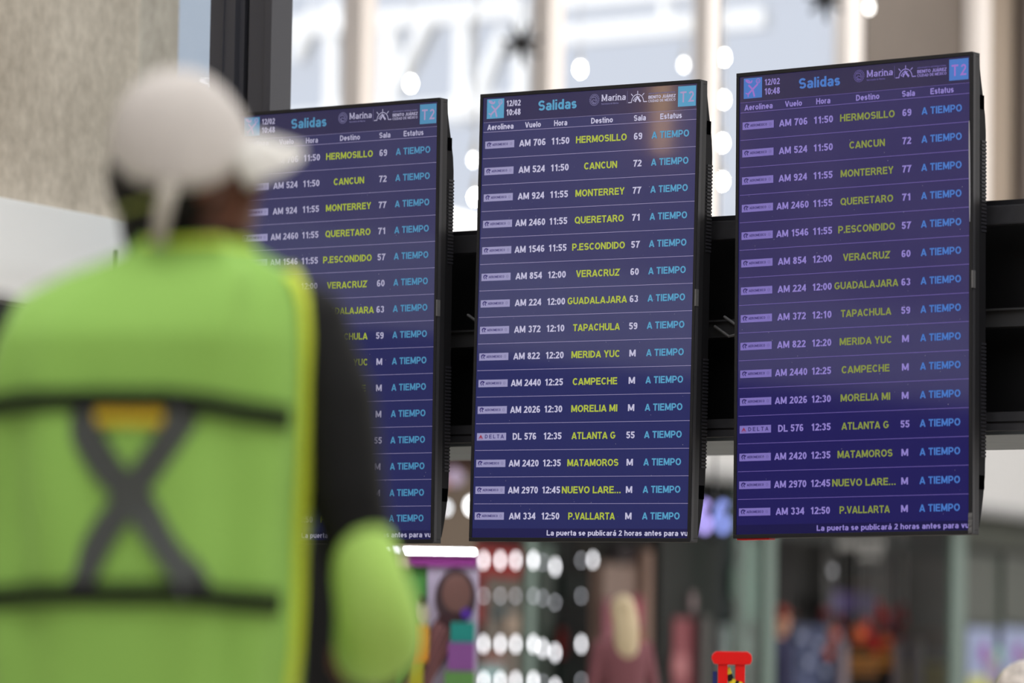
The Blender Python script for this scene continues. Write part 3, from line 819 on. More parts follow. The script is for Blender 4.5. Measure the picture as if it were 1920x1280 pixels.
q = MB(); seg = 40; n0 = []
zs = [.80+(rg[-1][0]-.80)*k/30 for k in range(31)]
for z in zs:
    n0.append(len(q.v)); q.v += [tuple(S(2*math.pi*k/seg, z, -.030, False)) for k in range(seg)]
for i in range(len(n0)-1):
    for k in range(seg): q.f.append((n0[i]+k, n0[i]+(k+1) % seg, n0[i+1]+(k+1) % seg, n0[i+1]+k)); q.m.append(0)
q.f.append(tuple(range(n0[0], n0[0]+seg))); q.m.append(0); q.f.append(tuple(range(n0[-1], n0[-1]+seg))); q.m.append(0)
HY = math.radians(-66)           # the head is turned to the person's right
hc = wl_(352, 345, .01)
neck0 = wl_(368, 500, .02); 
q.tube([neck0, (neck0+hc)/2, hc], [.068, .060, .056], 14)
HP, HMx = head_parts(q, hc, HY, math.radians(11), 1.04)
# right arm, elbow out, hand on the hip; left arm hangs
ra = [wl_(566, 616, .01), wl_(620, 760, 0), wl_(650, 930, -.02), wl_(702, 1150, -.02), wl_(700, 1208, .11), wl_(690, 1224, .25)]
q.tube(ra, [.066, .066, .056, .044, .038, .030], 16); q.ball(ra[0], .068); q.ball(ra[3], .045)
hand_parts(q, ra[5], (ra[5]-ra[4]), Vector((0, 0, 1)), Vector((-1, 0, 0)), 1.05, .8, 1)
la = [wl_(-8, 640, .02), wl_(-40, 800, .0), wl_(-60, 960, -.01), wl_(-66, 1110, .0), wl_(-60, 1280, .06), wl_(-50, 1440, .10)]
q.tube(la, [.064, .062, .056, .050, .044, .032], 16); q.ball(la[0], .066)
hand_parts(q, la[5], (la[5]-la[4]), Vector((0, 1, 0)), Vector((1, 0, 0)), 1.05, .5, 1)
hx = ring_at(.9)[0]
for e in (-1, 1):
    leg = [Vector((hx+.10*e, 0, .90)), Vector((hx+.115*e, .02, .50)), Vector((hx+.12*e, -.02, .10))]
    q.tube([leg[0], (leg[0]+leg[1])/2, leg[1], leg[1]*.6+leg[2]*.4, leg[2]], [.105, .09, .068, .066, .052], 14)
    q.tube([leg[2]+Vector((0, -.05, -.045)), leg[2]+Vector((0.0, .06, -.055)), leg[2]+Vector((.01*e, .17, -.065))], [.045, .048, .035], 12)
zc_ = neck0.z+.045
def wfn(c):
    if c.z > zc_ and c.z > 1.5: return 0
    if (c-ra[5]).length < .15 and (c-ra[4]).length > .12: return 0
    if (c-la[5]).length < .15 and (c-la[4]).length > .13: return 0
    if c.z > .86: return 1
    return 2 if c.z > .11 else 3
remeshed(q, 'body', .0075, [skin_d, jacket_m, trous_m, mat('black_boot', (18, 18, 18), .5)], wfn, worker, 5)
# hair at the nape and behind the ear
hq = MB()
hq.ball(HP(0, -.020, .012), (.081, .092, .100), HMx, 20, 14)
hq.ball(HP(0, -.062, -.050), (.062, .040, .062), HMx, 16, 10)
hq.build('hair', hair_d, worker, smooth=True)
for e in (-1, 1):
    MB().ball(HP(.031*e, .080, .004), .0115, seg=10, rings=8).build('eye', mat('eye_white', (225, 222, 215), .3), worker, smooth=True)

# vest shell with real thickness and a hem
def vest_mat():
    m = mat('lime_vest_fabric', (130, 172, 80), .8); nt = m.node_tree; p = nt.nodes['Principled BSDF']
    p.inputs['Sheen Weight'].default_value = .1
    tc = nt.nodes.new('ShaderNodeTexCoord'); w_ = nt.nodes.new('ShaderNodeTexNoise'); w_.inputs['Scale'].default_value = 700
    b = nt.nodes.new('ShaderNodeBump'); b.inputs['Strength'].default_value = .15; b.inputs['Distance'].default_value = .001
    nt.links.new(tc.outputs['Object'], w_.inputs['Vector']); nt.links.new(w_.outputs['Fac'], b.inputs['Height']); nt.links.new(b.outputs['Normal'], p.inputs['Normal'])
    return m
vest_m = vest_mat()
q = MB(); seg = 72; zz = [.78+(rg[-1][0]+.004-.78)*(k/60)**.9 for k in range(61)]
for side, off in ((0, .004), (1, -.002)):
    base = len(q.v)
    for z in zz: q.v += [tuple(S(2*math.pi*k/seg, z, off)) for k in range(seg)]
    for i in range(len(zz)-1):
        for k in range(seg):
            a_ = base+i*seg+k; b2 = base+i*seg+(k+1) % seg
            f_ = (a_, b2, b2+seg, a_+seg)
            q.f.append(f_ if side == 0 else tuple(reversed(f_))); q.m.append(0)
    if side == 0: N0 = base
    else: N1 = base
top = (len(zz)-1)*seg
for k in range(seg):
    j = (k+1) % seg
    q.f.append((N0+j, N0+k, N1+k, N1+j)); q.m.append(0)
    q.f.append((N0+top+k, N0+top+j, N1+top+j, N1+top+k)); q.m.append(0)
vest = q.build('safety_vest', vest_m, worker, smooth=True, fix=False)

def strip(name, pts, width, m, parent, off=.007, thick=.0025, n=40, across_t=False):
    """a band sewn on the vest: a path of (theta, z) points"""
    q = MB(); P_ = []
    for i in range(n+1):
        f = i/n*(len(pts)-1); k = min(int(f), len(pts)-2); u = f-k
        P_.append((pts[k][0]*(1-u)+pts[k+1][0]*u, pts[k][1]*(1-u)+pts[k+1][1]*u))
    V3 = [S(t, z, off) for t, z in P_]
    rows = []
    for i, (t, z) in enumerate(P_):
        d = (V3[min(i+1, n)]-V3[max(i-1, 0)]).normalized()
        nr = (S(t, z, off+.02, False)-S(t, z, off, False)).normalized()
        sd = d.cross(nr).normalized()
        ring = []
        for s_ in (-1, -.33, .33, 1):
            p = V3[i]+sd*s_*width/2
            ring.append((p+nr*thick, p-nr*thick))
        rows.append(ring)
    for i in range(n):
        for j in range(3):
            a, b, c, d_ = rows[i][j][0], rows[i][j+1][0], rows[i+1][j+1][0], rows[i+1][j][0]
            q.face((a, b, c, d_))
            a, b, c, d_ = rows[i][j][1], rows[i][j+1][1], rows[i+1][j+1][1], rows[i+1][j][1]
            q.face((d_, c, b, a))
        for j in (0, 3):
            q.face((rows[i][j][0], rows[i][j][1], rows[i+1][j][1], rows[i+1][j][0]))
    return q.build(name, m, parent, smooth=False)
tape_m = mat('black_tape', (7, 7, 8), .8, spec=.2); strap_m = mat('grey_reflective_tape', (68, 71, 70), .6)
trim_m = mat('yellow_piping', (190, 205, 60), .6)
def path(pp): return [th_for(x, y) for x, y in pp]
strip('reflective_strap', path([(146, 776), (240, 918), (320, 1030), (372, 1108)]), .044, strap_m, vest, .006)
strip('reflective_strap', path([(352, 776), (262, 905), (200, 1000), (150, 1102)]), .040, strap_m, vest, .008)
z1_ = wl_(250, 757, -.12).z; z2_ = wl_(250, 1116, -.12).z
strip('chest_tape', [(-3.1, z1_-.03), (-1.5, z1_-.02), (-.8, z1_-.004), (-.3, z1_+.003), (.2, z1_+.004), (.7, z1_-.008), (1.10, z1_-.016)], .029, tape_m, vest, .011, n=70)
strip('waist_tape', [(-3.1, z2_-.03), (-1.5, z2_-.02), (-.8, z2_-.006), (-.3, z2_), (.2, z2_+.003), (.7, z2_-.004), (1.08, z2_-.008)], .029, tape_m, vest, .011, n=70)
strip('amber_label', path([(185, 779), (310, 783)]), .022, mat('amber_label', (196, 164, 36), .6), vest, .009, n=12)
strip('side_piping', [(1.46, .80), (1.44, 1.0), (1.42, 1.2), (1.42, 1.35), (1.42, 1.46), (1.40, 1.52), (1.3, 1.56)], .030, trim_m, vest, .008, n=60)
strip('collar_piping', [(-3.1, rg[-1][0]-.004), (-1.5, rg[-1][0]-.003), (0, rg[-1][0]-.002), (1.5, rg[-1][0]-.003), (3.1, rg[-1][0]-.004)], .008, trim_m, vest, .005, n=60)

# lime sleeve from above the elbow to the wrist
q = MB()
lime_pts = [wl_(650, 905, -.012), wl_(660, 965, -.022), wl_(684, 1050, -.028), wl_(702, 1125, -.030), wl_(710, 1172, -.005), wl_(710, 1198, .05), wl_(700, 1214, .13), wl_(692, 1222, .21)]
q.tube(lime_pts, [.034, .042, .048, .055, .060, .062, .056, .050], 24, caps=True)
q.build('sleeve', mat('lime_sleeve_fabric', (156, 192, 96), .8), worker, smooth=True)
q = MB()
q.tube([wl_(-60, 1000, 0), wl_(-66, 1110, 0), wl_(-60, 1280, .06), wl_(-52, 1420, .095)], [.060, .056, .050, .042], 20)
q.build('sleeve', mat('lime_sleeve_fabric', (156, 192, 96), .8), worker, smooth=True)

# cap
CY = math.radians(-66)
cc = wl_(349, 327, .0)
CM = Matrix.Rotation(CY, 4, 'Z') @ Matrix.Rotation(math.radians(15), 4, 'X')
def CP(x, y, z): return cc + CM @ Vector((x, y, z))
cap_m = mat('light_grey_cap_cloth', (180, 174, 170), .85, noise_amt=.03, noise_scale=60)
q = MB(); seg = 40; nr = 16; rows = []
for i in range(nr+1):
    ph = (math.pi/2)*i/nr; rr = math.cos(ph)**.82; zz_ = .148*math.sin(ph)
    row = []
    for k in range(seg):
        t = 2*math.pi*k/seg; seam = 1-.02*max(0, 1-abs(((t+math.pi/6) % (math.pi/3))-math.pi/6)*14)
        low = -.024*math.cos(t*2)*(1-i/nr)**3 + (.012 if math.sin(t) > 0 else -.012)*abs(math.sin(t))*(1-i/nr)**3
        row.append(CP(.088*rr*math.cos(t)*seam, .103*rr*math.sin(t)*seam, zz_+low))
    rows.append(row)
for i in range(nr):
    for k in range(seg):
        j = (k+1) % seg
        q.face((rows[i][k], rows[i][j], rows[i+1][j], rows[i+1][k]))
cap = q.build('cap', cap_m, worker, smooth=True, fix=False)
bm = bmesh.new(); bm.from_mesh(cap.data); bmesh.ops.remove_doubles(bm, verts=bm.verts, dist=.0006)
bmesh.ops.recalc_face_normals(bm, faces=bm.faces); bm.to_mesh(cap.data); bm.free()
sol = cap.modifiers.new('thickness', 'SOLIDIFY'); sol.thickness = .003; sol.offset = -1
MB().ball(CP(0, 0, .149), (.008, .008, .004), seg=10, rings=6).build('button', cap_m, cap, smooth=True)
q = MB(); nx, ny = 16, 8; g1 = []
for i in range(nx+1):
    a = -1.15+2.3*i/nx; row = []
    for j in range(ny+1):
        v = j/ny; x0_ = .088*math.sin(a); y0_ = .100*math.cos(a)
        w = x0_*(1-.10*v); L = .079*max(0, 1-abs(a/1.16)**3.2)**.5
        y = y0_+L*v; drop = .016-.052*(w/.088)**2*(.5+.5*v)-.036*v**1.3
        row.append(CP(w, y, drop+.020))
    g1.append(row)
for i in range(nx):
    for j in range(ny): q.face((g1[i][j], g1[i+1][j], g1[i+1][j+1], g1[i][j+1]))
br = q.build('brim', mat('pale_brim_cloth', (200, 197, 192), .8), cap, smooth=True, fix=False)
sol = br.modifiers.new('thickness', 'SOLIDIFY'); sol.thickness = .004; sol.offset = 0
# closure strap at the back and the loose tail
pts = [CP(.088*math.sin(a), -.103*math.cos(a), -.030) for a in [(-.75+1.5*k/10) for k in range(11)]]
MB().tube(pts, .008, 8, squash=.5).build('closure_strap', mat('olive_yellow_strap', (128, 134, 66), .7), cap, smooth=True)
MB().tube([wl_(318, 345, -.095), wl_(308, 385, -.105), wl_(300, 425, -.105), wl_(298, 462, -.10)], [.017, .016, .014, .013], 10, squash=.45).build('loose_tail', mat('grey_strap_cloth', (150, 144, 134), .8), cap, smooth=True)

# ------------------------------------------------------------------ red end post of a folding barrier, under the rightmost screen
def at_pf(px, py, b):
    t, z = PF.hit(px, py, b); return t, z
tb_, zt = PF.hit(1372, 1221, -.55)
bar = empty('folding_barrier', Matrix.Translation(PF.o+PF.t*tb_+PF.b*-.55), 'red plastic end post of a folding barrier with yellow and black slats', 'barrier')
red_p = mat('red_plastic', (214, 24, 24), .3)
hw = .050
q = MB()
hd = [(-.050, zt-.020), (-.050, zt-.012), (-.046, zt-.005), (-.038, zt), (.038, zt), (.046, zt-.005), (.050, zt-.012), (.050, zt-.022), (.046, zt-.031), (.030, zt-.033), (-.030, zt-.033), (-.044, zt-.031)]
q.extrude(list(reversed(hd)), 1, -.016, .016)
q.build('handle', red_p, bar, bevel=.002)
MB().box(-.034, -.010, -.013, .013, .05, zt-.03).box(.009, .033, -.013, .013, .05, zt-.03).build('upright', red_p, bar, bevel=.002)
MB().box(-.20, .20, -.16, .16, 0, .05).build('foot', mat('black_rubber', (26, 26, 26), .8), bar, bevel=.01)
yel = mat('hazard_yellow', (214, 190, 40), .5); blk = mat('hazard_black', (20, 20, 20), .5)
for k in range(9):
    z = zt-.045-.10*k
    q = MB(); M_ = Matrix.Translation((.0, .0, z)) @ Matrix.Rotation(math.radians(64 if k % 2 else 58), 4, 'Y')
    n = 6
    for j in range(n): q.box(-.055+.11*j/n, -.055+.11*(j+1)/n, -.006, .006, -.008, .008, j % 2, M_)
    if k: q.build('slat', [yel, blk], bar)
    else:
        q = MB(); Mz = Matrix.Translation((0, 0, z-.028)) @ Matrix.Rotation(math.radians(70), 4, 'Y')
        for j in range(4): q.box(-.035+.0175*j, -.0175+.0175*j, -.006, .006, -.0075, .0075, j % 2, Mz)
        q.build('slat', [yel, blk], bar)
q = MB(); Mz = Matrix.Translation((.018, -.017, zt-.088)) @ Matrix.Rotation(math.radians(20), 4, 'Y')
for j in range(5): q.box(-.022+.009*j, -.013+.009*j, -.003, .003, -.014, .014, j % 2, Mz)
q.build('slat', [yel, blk], bar)
MB().box(-.046, -.036, .0, .012, zt-.30, zt-.05).build('blue_strip', mat('navy_strip', (36, 48, 110), .5), bar)

# ------------------------------------------------------------------ shops along the far wall
def rect_on(name, x0, x1, y0, y1, b, m, parent, depth=.06, bevel=0):
    """a board standing on plane b of the shop wall, given by its corners in the view; parent is an unrotated WF empty at (t, b, z) = parent['o']"""
    ta, za = WF.hit(x0, y0, b); tb2, zb = WF.hit(x1, y1, b)
    o = parent['_o']
    q = MB().box(ta-o[0], tb2-o[0], b-o[1], b-o[1]+depth, zb-o[2], za-o[2])
    return q.build(name, m, parent, bevel=bevel)
ORIG = {}
class Th:
    def __init__(s, name, px, b, z, label, cat, group=None):
        s.t = WF.hit(px, 1100, b)[0]; s.b = b; s.z = z
        s.o = empty(name, WF.M(s.t, b, z), label, cat, group)
    def rect(s, name, x0, x1, y0, y1, m, b=None, depth=.06, bevel=0, toz=None):
        b = s.b if b is None else b
        ta, za = WF.hit(x0, y0, b); tb2, zb = WF.hit(x1, y1, b)
        if toz is not None: zb = toz
        return MB().box(ta-s.t, tb2-s.t, b-s.b, b-s.b+depth, zb-s.z, za-s.z).build(name, m, s.o, bevel=bevel)
    def ball(s, name, px, py, r, m, b=None):
        b = s.b if b is None else b
        ta, za = WF.hit(px, py, b)
        return MB().ball((ta-s.t, b-s.b, za-s.z), r, seg=12, rings=8).build(name, m, s.o, smooth=True)

mint = mat('mint_pillar_paint', (92, 108, 101), .5); mint_d = mat('mint_glass_edge', (98, 118, 108), .3)
for x0, x1, lab in ((984, 1008, 'mint green shop pillar between the red boutique and the green cabinets'),
                    (1430, 1456, 'tall mint green shop pillar under the left end of the rightmost screen'),
                    (1782, 1812, 'mint green shop pillar near the lower right, beside the grey panels')):
    t = Th('shop_pillar', x0, 0, 0, lab, 'pillar', None)
    ta = WF.hit(x0, 1100, 0)[0]; tb2 = WF.hit(x1, 1100, 0)[0]
    MB().box(0, max(tb2-ta-.08, .05), -.025, .035, .08, 2.72).build('shaft', mint, t.o, bevel=.01)
    MB().box(-.03, tb2-ta+.03, -.13, .15, 0, .08).build('plinth', dark_metal, t.o)
    if x0 == 1430: MB().box(-.62, -.02, 0, .04, .08, 2.72).build('side_glass', glass('green_shop_glass', (.62, .78, .72), .08), t.o)

# red boutique
t = Th('display_cabinet', 895, 1.0, 0, 'red backed boutique cabinet with rows of small lamps, under the middle screen', 'cabinet')
t.rect('red_panel', 893, 988, 1022, 1082, mat('boutique_red', (150, 34, 34), .5), depth=.1)
t.rect('dark_red_panel', 890, 912, 1082, 1170, mat('boutique_dark_red', (110, 20, 24), .5), depth=.1)
t.rect('grey_panel', 912, 1000, 1082, 1300, mat('boutique_grey', (104, 97, 90), .6), depth=.1, toz=.05)
t.rect('teal_panel', 925, 965, 1135, 1160, mat('boutique_slate', (60, 76, 80), .5), b=.98, depth=.03)
t.rect('copper_bar', 905, 945, 1228, 1238, mat('boutique_copper', (150, 70, 56), .5), b=.96, depth=.05)
for x0, x1 in ((905, 917), (922, 932), (936, 942)):
    t.rect('pale_box', x0, x1, 1245, 1285, mat('boutique_pale_blue', (150, 178, 180), .5), b=.94, depth=.06)
t.rect('tan_strip', 948, 985, 1150, 1190, mat('boutique_tan', (150, 134, 120), .5), b=.97, depth=.03)
# green glass cabinets
t = Th('display_cabinet', 1012, 1.2, 0, 'dark green glass cabinet with small lamps, right of the mint pillar', 'cabinet')
t.rect('back_panel', 1012, 1042, 1020, 1300, mint_d, depth=.1, toz=.05)
t.rect('dark_frame', 1041, 1047, 1015, 1300, mat('near_black_green', (20, 26, 24), .5), depth=.16, toz=.05)
t = Th('display_cabinet', 1048, 1.2, 0, 'dark shop cabinet with green shelf panel and lamps, left of the beige portal', 'cabinet')
t.rect('back_panel', 1050, 1130, 1015, 1300, mat('near_black_green'  , (30, 36, 34), .5), depth=.1, toz=.05)
t.rect('shelf_panel', 1055, 1130, 1078, 1130, mat('dark_green_panel', (36, 56, 50), .5), b=1.17, depth=.03)
t.rect('lower_panel', 1050, 1125, 1240, 1290, mat('dark_green_panel', (36, 56, 50), .5), b=1.17, depth=.03)
t.rect('top_panel', 1085, 1130, 1020, 1070, mat('cabinet_taupe', (66, 60, 54), .6), b=1.18, depth=.02)
t.rect('red_bottle', 1054, 1064, 1180, 1230, mat('boutique_red', (150, 34, 34), .5), b=1.12, depth=.04)
# rows of shelf lamps
sh_m = emat('shelf_lamp_glow', (246, 246, 250), 8); sh_d = emat('shelf_lamp_soft', (236, 238, 246), 3.6)
rows_ = [(1050, sh_m, 'top'), (1117, sh_d, 'second'), (1207, sh_m, 'third'), (1276, sh_m, 'lowest')]
lx = [907, 938, 967, 1000, 1018, 1041, 1090, 1112]
first = None
wh = ['over the left edge of the red cabinet', 'on the left half of the red cabinet', 'on the right half of the red cabinet', 'in front of the mint pillar',
      'on the left side of the green glass cabinet', 'on the right side of the green glass cabinet', 'on the left side of the dark cabinet', 'on the right side of the dark cabinet']
for ri, (y, m, rn) in enumerate(rows_):
    for k, x in enumerate(lx):
        yy = y+(4 if k == 4 else 12 if k == 5 else 0); mm = m
        if ri == 2 and k in (4, 5): yy += 4
        if k in (4, 6) and ri != 2: mm = sh_d
        b = .55 if k < 6 else .9
        if k == 3: b = -.25
        ta, za = WF.hit(x, yy, b)
        o = empty('shelf_lamp', WF.M(ta, b, za), 'small white lamp of the %s row, %s' % (rn, wh[k]), 'lamp', 'small lamps in the boutique cabinets')
        MB().ball((0, 0, 0), (.013, .013, .034 if mm is sh_m else .013), seg=10, rings=8).build('bulb', mm, o, smooth=True)
        MB().box(-.02, .02, .02, .06, -.02, .02).build('holder', dark_metal, o)

# brown shop front with its lamps between the leftmost and middle screens
t = Th('shop_sign_board', 700, -.02, 0, 'brown shop front board seen between the leftmost and middle screens', 'sign')
t.rect('board', 640, 892, 858, 1040, mat('brown_board', (88, 74, 60), .6), depth=.02)
t.rect('top_strip', 640, 892, 848, 872, mat('rust_strip', (116, 72, 52), .6), b=-.03, depth=.01)
t.rect('posts', 700, 704, 1040, 1300, mat('brown_board', (88, 74, 60), .6), depth=.02, toz=0)
o = empty('shop_lamp', WF.M(WF.hit(885, 948, -.4)[0], -.4, WF.hit(885, 948, -.4)[1]), 'round white lamp at the lower left of the middle screen', 'lamp')
MB().ball((0, 0, 0), .042, seg=12, rings=8).build('bulb', emat('shop_lamp_glow', (250, 250, 250), 8), o, smooth=True)
MB().tube([(0, 0, .03), (0, .36, .05)], .008, 6).build('arm', dark_metal, o)
o = empty('shop_lamp', WF.M(WF.hit(838, 952, -.4)[0], -.4, WF.hit(838, 952, -.4)[1]), 'faint lamp at the lower right of the leftmost screen', 'lamp')
MB().ball((0, 0, 0), .026, seg=12, rings=8).build('bulb', emat('shop_lamp_soft', (236, 240, 246), 4), o, smooth=True)
MB().tube([(0, 0, .02), (0, .36, .05)], .008, 6).build('arm', dark_metal, o)
ta, za = WF.hit(852, 893, -.06)
o = empty('wall_light', WF.M(ta, -.06, za), 'soft pinkish lilac wall light above the round lamps, on the brown board', 'light')
MB().ball((0, 0, 0), (.16, .03, .06), seg=16, rings=8).build('shade', emat('lilac_glow', (160, 140, 165), 1), o, smooth=True)
MB().ball((-.16, .01, -.05), (.12, .025, .035), seg=12, rings=6).build('orange_rim', emat('orange_glow', (160, 84, 60), .8), o, smooth=True)

# promotional kiosk, nearer, with a light strip
KY = 17.0
KF = Frame(at(715, 1100, KY).x, KY, -2)
k_ = empty('promotion_kiosk', KF.M(0, 0, 0), 'purple and green promotion kiosk with a lit strip on top and a portrait panel', 'kiosk')
def kr(name, x0, x1, y0, y1, m, b=0, depth=.04, toz=None, bevel=0):
    ta, za = KF.hit(x0, y0, b); tb2, zb = KF.hit(x1, y1, b)
    if toz is not None: zb = toz
    return MB().box(ta, tb2, b, b+depth, zb, za).build(name, m, k_, bevel=bevel)
kr('header_panel', 762, 894, 1038, 1062, mat('kiosk_purple', (136, 52, 134), .5), -.02, .10)
kr('green_panel', 745, 812, 1062, 1290, mat('kiosk_green', (88, 156, 80), .5), .02, .05, 0)
kr('portrait_panel', 802, 893, 1058, 1290, mat('kiosk_lilac', (176, 166, 192), .5), .0, .05, 0)
kr('end_cap', 735, 764, 1040, 1066, mat('kiosk_pink_grey', (176, 150, 152), .5), -.03, .08)
ta, za = KF.hit(716, 1032, -.05); tb2, _z = KF.hit(890, 1031, -.05)
MB().box(ta, tb2, -.06, .06, za-.006, za+.008).build('lamp_rail', mat('pale_rail', (180, 176, 180), .5), k_)
led = emat('led_glow', (255, 255, 255), 26); led_d = emat('led_glow_soft', (222, 216, 240), 7)
for j in range(44):
    f_ = j/43; 
    if .06 < f_ < .10 or .18 < f_ < .24: continue
    x_ = ta+(tb2-ta)*f_
    MB().ball((x_, -.066, za), .005, seg=6, rings=4).build('led', led if f_ > .22 else led_d, k_)
# printed portrait: a person in a striped shawl
def kd(name, cx, cy, rx, ry, m, b):
    ta, za = KF.hit(cx, cy, b); sx = KY/F_PX
    q = MB(); n = 24
    q.extrude([(ta+rx*sx*math.cos(2*math.pi*i/n), za+ry*sx*math.sin(2*math.pi*i/n)) for i in range(n)], 1, b, b+.003)
    return q.build(name, m, k_)
def kp(name, pts, m, b):
    q = MB(); q.extrude([KF.hit(x, y, b) for x, y in reversed(pts)], 1, b, b+.003); return q.build(name, m, k_)
kd('printed_hair', 854, 1120, 38, 54, mat('print_dark_hair', (74, 58, 64), .6), -.006)
kd('printed_face', 856, 1112, 27, 36, mat('print_face', (118, 86, 82), .6), -.010)
kp('printed_shawl', [(826, 1150), (868, 1150), (850, 1215), (800, 1290), (745, 1290), (790, 1200)], mat('print_shawl', (70, 46, 52), .7), -.008)
for j in range(4):
    o_ = j*13
    kp('printed_stripe', [(820+o_*.7, 1165+o_*.5), (826+o_*.7, 1168+o_*.5), (765+o_, 1290), (755+o_, 1290)], mat('print_stripe', (158, 112, 116), .7), -.013)
kd('printed_flower', 874, 1150, 11, 10, mat('print_violet', (92, 52, 160), .6), -.014)
kr('teal_box', 845, 888, 1166, 1204, mat('teal_print', (40, 146, 140), .5), -.09, .08)
kr('purple_box', 840, 887, 1204, 1258, mat('purple_print', (140, 86, 156), .5), -.10, .09)
kr('green_box', 834, 888, 1258, 1300, mat('green_print', (100, 150, 84), .5), -.11, .10, 0)
kr('orange_box', 772, 802, 1172, 1240, mat('orange_print', (226, 142, 30), .5), -.10, .07)
kr('yellow_box', 768, 792, 1240, 1300, mat('yellow_print', (180, 176, 50), .5), -.10, .07, 0)
kd('cream_jar', 790, 1148, 15, 24, mat('cream_print', (190, 182, 178), .5), -.03)
kd('jar_lid', 791, 1126, 9, 9, mat('jar_lid_dark', (50, 50, 48), .5), -.035)

# beige portal with a pink poster, dark wall beside it
t = Th('shop_portal', 1132, .5, 0, 'beige pink shop portal right of the dark cabinets, under the middle screen', 'portal')
por = mat('portal_paint', (118, 100, 92), .6)
t.rect('wall_panel', 1132, 1216, 1055, 1300, por, depth=.12, toz=0)
t.rect('side_post', 1212, 1238, 1030, 1300, mat('portal_post', (128, 106, 96), .6), b=.42, depth=.2, toz=0)
t.rect('dark_recess', 1158, 1210, 1028, 1054, mat('portal_recess', (36, 26, 30), .6), depth=.1)
t.rect('pink_poster', 1132, 1172, 1124, 1205, mat('poster_dusty_pink', (118, 68, 78), .6), b=.46, depth=.02)
t.rect('magenta_poster', 1186, 1215, 1120, 1180, mat('poster_rose', (136, 62, 78), .6), b=.44, depth=.02)
t.rect('amber_poster', 1196, 1212, 1188, 1232, mat('poster_brown', (130, 66, 40), .6), b=.43, depth=.02)
t = Th('storefront', 1240, .3, 0, 'dark shop front with a pink window display, under the right end of the middle screen', 'shop')
blackw = mat('black_shop_paint', (22, 21, 20), .6)
t.rect('wall_panel', 1238, 1345, 1000, 1300, blackw, b=.36, depth=.1, toz=0)
t.rect('pink_display', 1264, 1320, 1158, 1300, mat('display_pink', (120, 66, 72), .6), b=.34, depth=.02, toz=.4)
t.rect('pale_pink_display', 1262, 1292, 1228, 1268, mat('display_pale_pink', (150, 96, 100), .6), b=.32, depth=.02)
t.rect('grey_post', 1318, 1334, 1155, 1300, mat('mauve_post', (88, 78, 80), .5), b=.25, depth=.05, toz=0)
p0 = WF.hit(1300, 1128, .33)
q = MB()
for k in range(4):
    a = k*math.pi/4; q.box(-.085, .085, -.004, .004, -.012, .012, 0, Matrix.Translation((p0[0]-t.t, .33-t.b, p0[1])) @ Matrix.Rotation(a, 4, 'Y'))
q.build('star_logo', mat('logo_mauve', (150, 128, 132), .5), t.o)

# green glazed shop corner with the lit number sign
t = Th('storefront', 1345, .3, 0, 'green glazed shop corner left of the tall mint pillar', 'shop')
t.rect('back_wall', 1345, 1440, 890, 1300, mat('deep_teal_wall', (22, 31, 32), .6), b=.6, depth=.1, toz=0)
t.rect('pale_panel', 1372, 1400, 1060, 1120, mat('green_grey_panel', (66, 80, 74), .4), b=.55, depth=.03)
t.rect('glass_return', 1396, 1430, 1010, 1300, mat('green_glass_return', (70, 92, 84), .3), b=.5, depth=.03, toz=0)
t.rect('dark_counter', 1372, 1425, 1165, 1300, mat('dark_counter', (40, 44, 44), .5), b=.45, depth=.06, toz=0)
t.rect('grey_box', 1390, 1415, 1190, 1240, mat('grey_box', (98, 96, 98), .5), b=.4, depth=.04)
t.rect('white_post', 1352, 1369, 1172, 1300, mat('mauve_white_post', (150, 140, 148), .5), b=.25, depth=.05, toz=0)
# lit lilac numerals, hung in front of it, turned to the hall
sg = at(1345, 968, 22)
SGF = Frame(sg.x, sg.y, -8)
sg_o = empty('lit_number_sign', SGF.M(0, 0, sg.z), 'lilac lit numerals hanging between the middle and rightmost screens, low down', 'sign')
lil = [emat('lilac_numeral', (170, 156, 236), 1.5), emat('blue_lilac_numeral', (132, 148, 226), 1.3)]
for k, x in enumerate((-.064, .030)):
    q = MB()
    w, qs = glyph('6', .17)
    for qd in qs:
        pts = [(x-.045+a*.155, -.09+b_*.175) for a, b_ in qd]
        ar = sum(pts[i][0]*pts[(i+1) % 4][1]-pts[(i+1) % 4][0]*pts[i][1] for i in range(4))
        q.extrude(pts if ar > 0 else list(reversed(pts)), 1, -.02, .02)
    q.build('numeral', lil[k], sg_o)
MB().box(-.13, .10, .013, .025, -.102, -.096).box(-.13, .10, .013, .025, .09, .096).box(-.02, -.012, .013, .025, -.102, .096).build('bracket', dark_metal, sg_o)
MB().tube([(-.016, .02, .09), (-.016, .02, 9-sg.z)], .005, 6).build('hanger', dark_metal, sg_o)

# dark sweet shop under the rightmost screen
t = Th('storefront', 1460, .3, 0, 'dark shop with faint white sign letters under the rightmost screen', 'shop')
t.rect('grey_wall', 1457, 1592, 1003, 1300, mat('shop_grey', (52, 52, 51), .6), b=1.4, depth=.1, toz=0)
t.rect('dark_pilaster', 1457, 1490, 1003, 1300, mat('shop_dark_grey', (40, 39, 39), .6), b=1.3, depth=.06, toz=0)
t.rect('header', 1457, 1790, 985, 1040, mat('shop_header', (28, 32, 32), .6), b=.32, depth=.1)
t.rect('sign_board', 1583, 1692, 1003, 1300, mat('shop_black', (10, 10, 10), .6), b=1.25, depth=.1, toz=0)
t.rect('side_wall', 1692, 1785, 1040, 1300, mat('shop_side_grey', (60, 59, 57), .6), b=1.2, depth=.1, toz=0)
t.rect('brown_band', 1690, 1780, 1178, 1206, mat('shop_brown_band', (98, 76, 60), .6), b=1.1, depth=.06)
t.rect('yellow_panel', 1698, 1778, 1240, 1300, mat('shop_yellow', (170, 156, 66), .6), b=1.05, depth=.06, toz=.1)
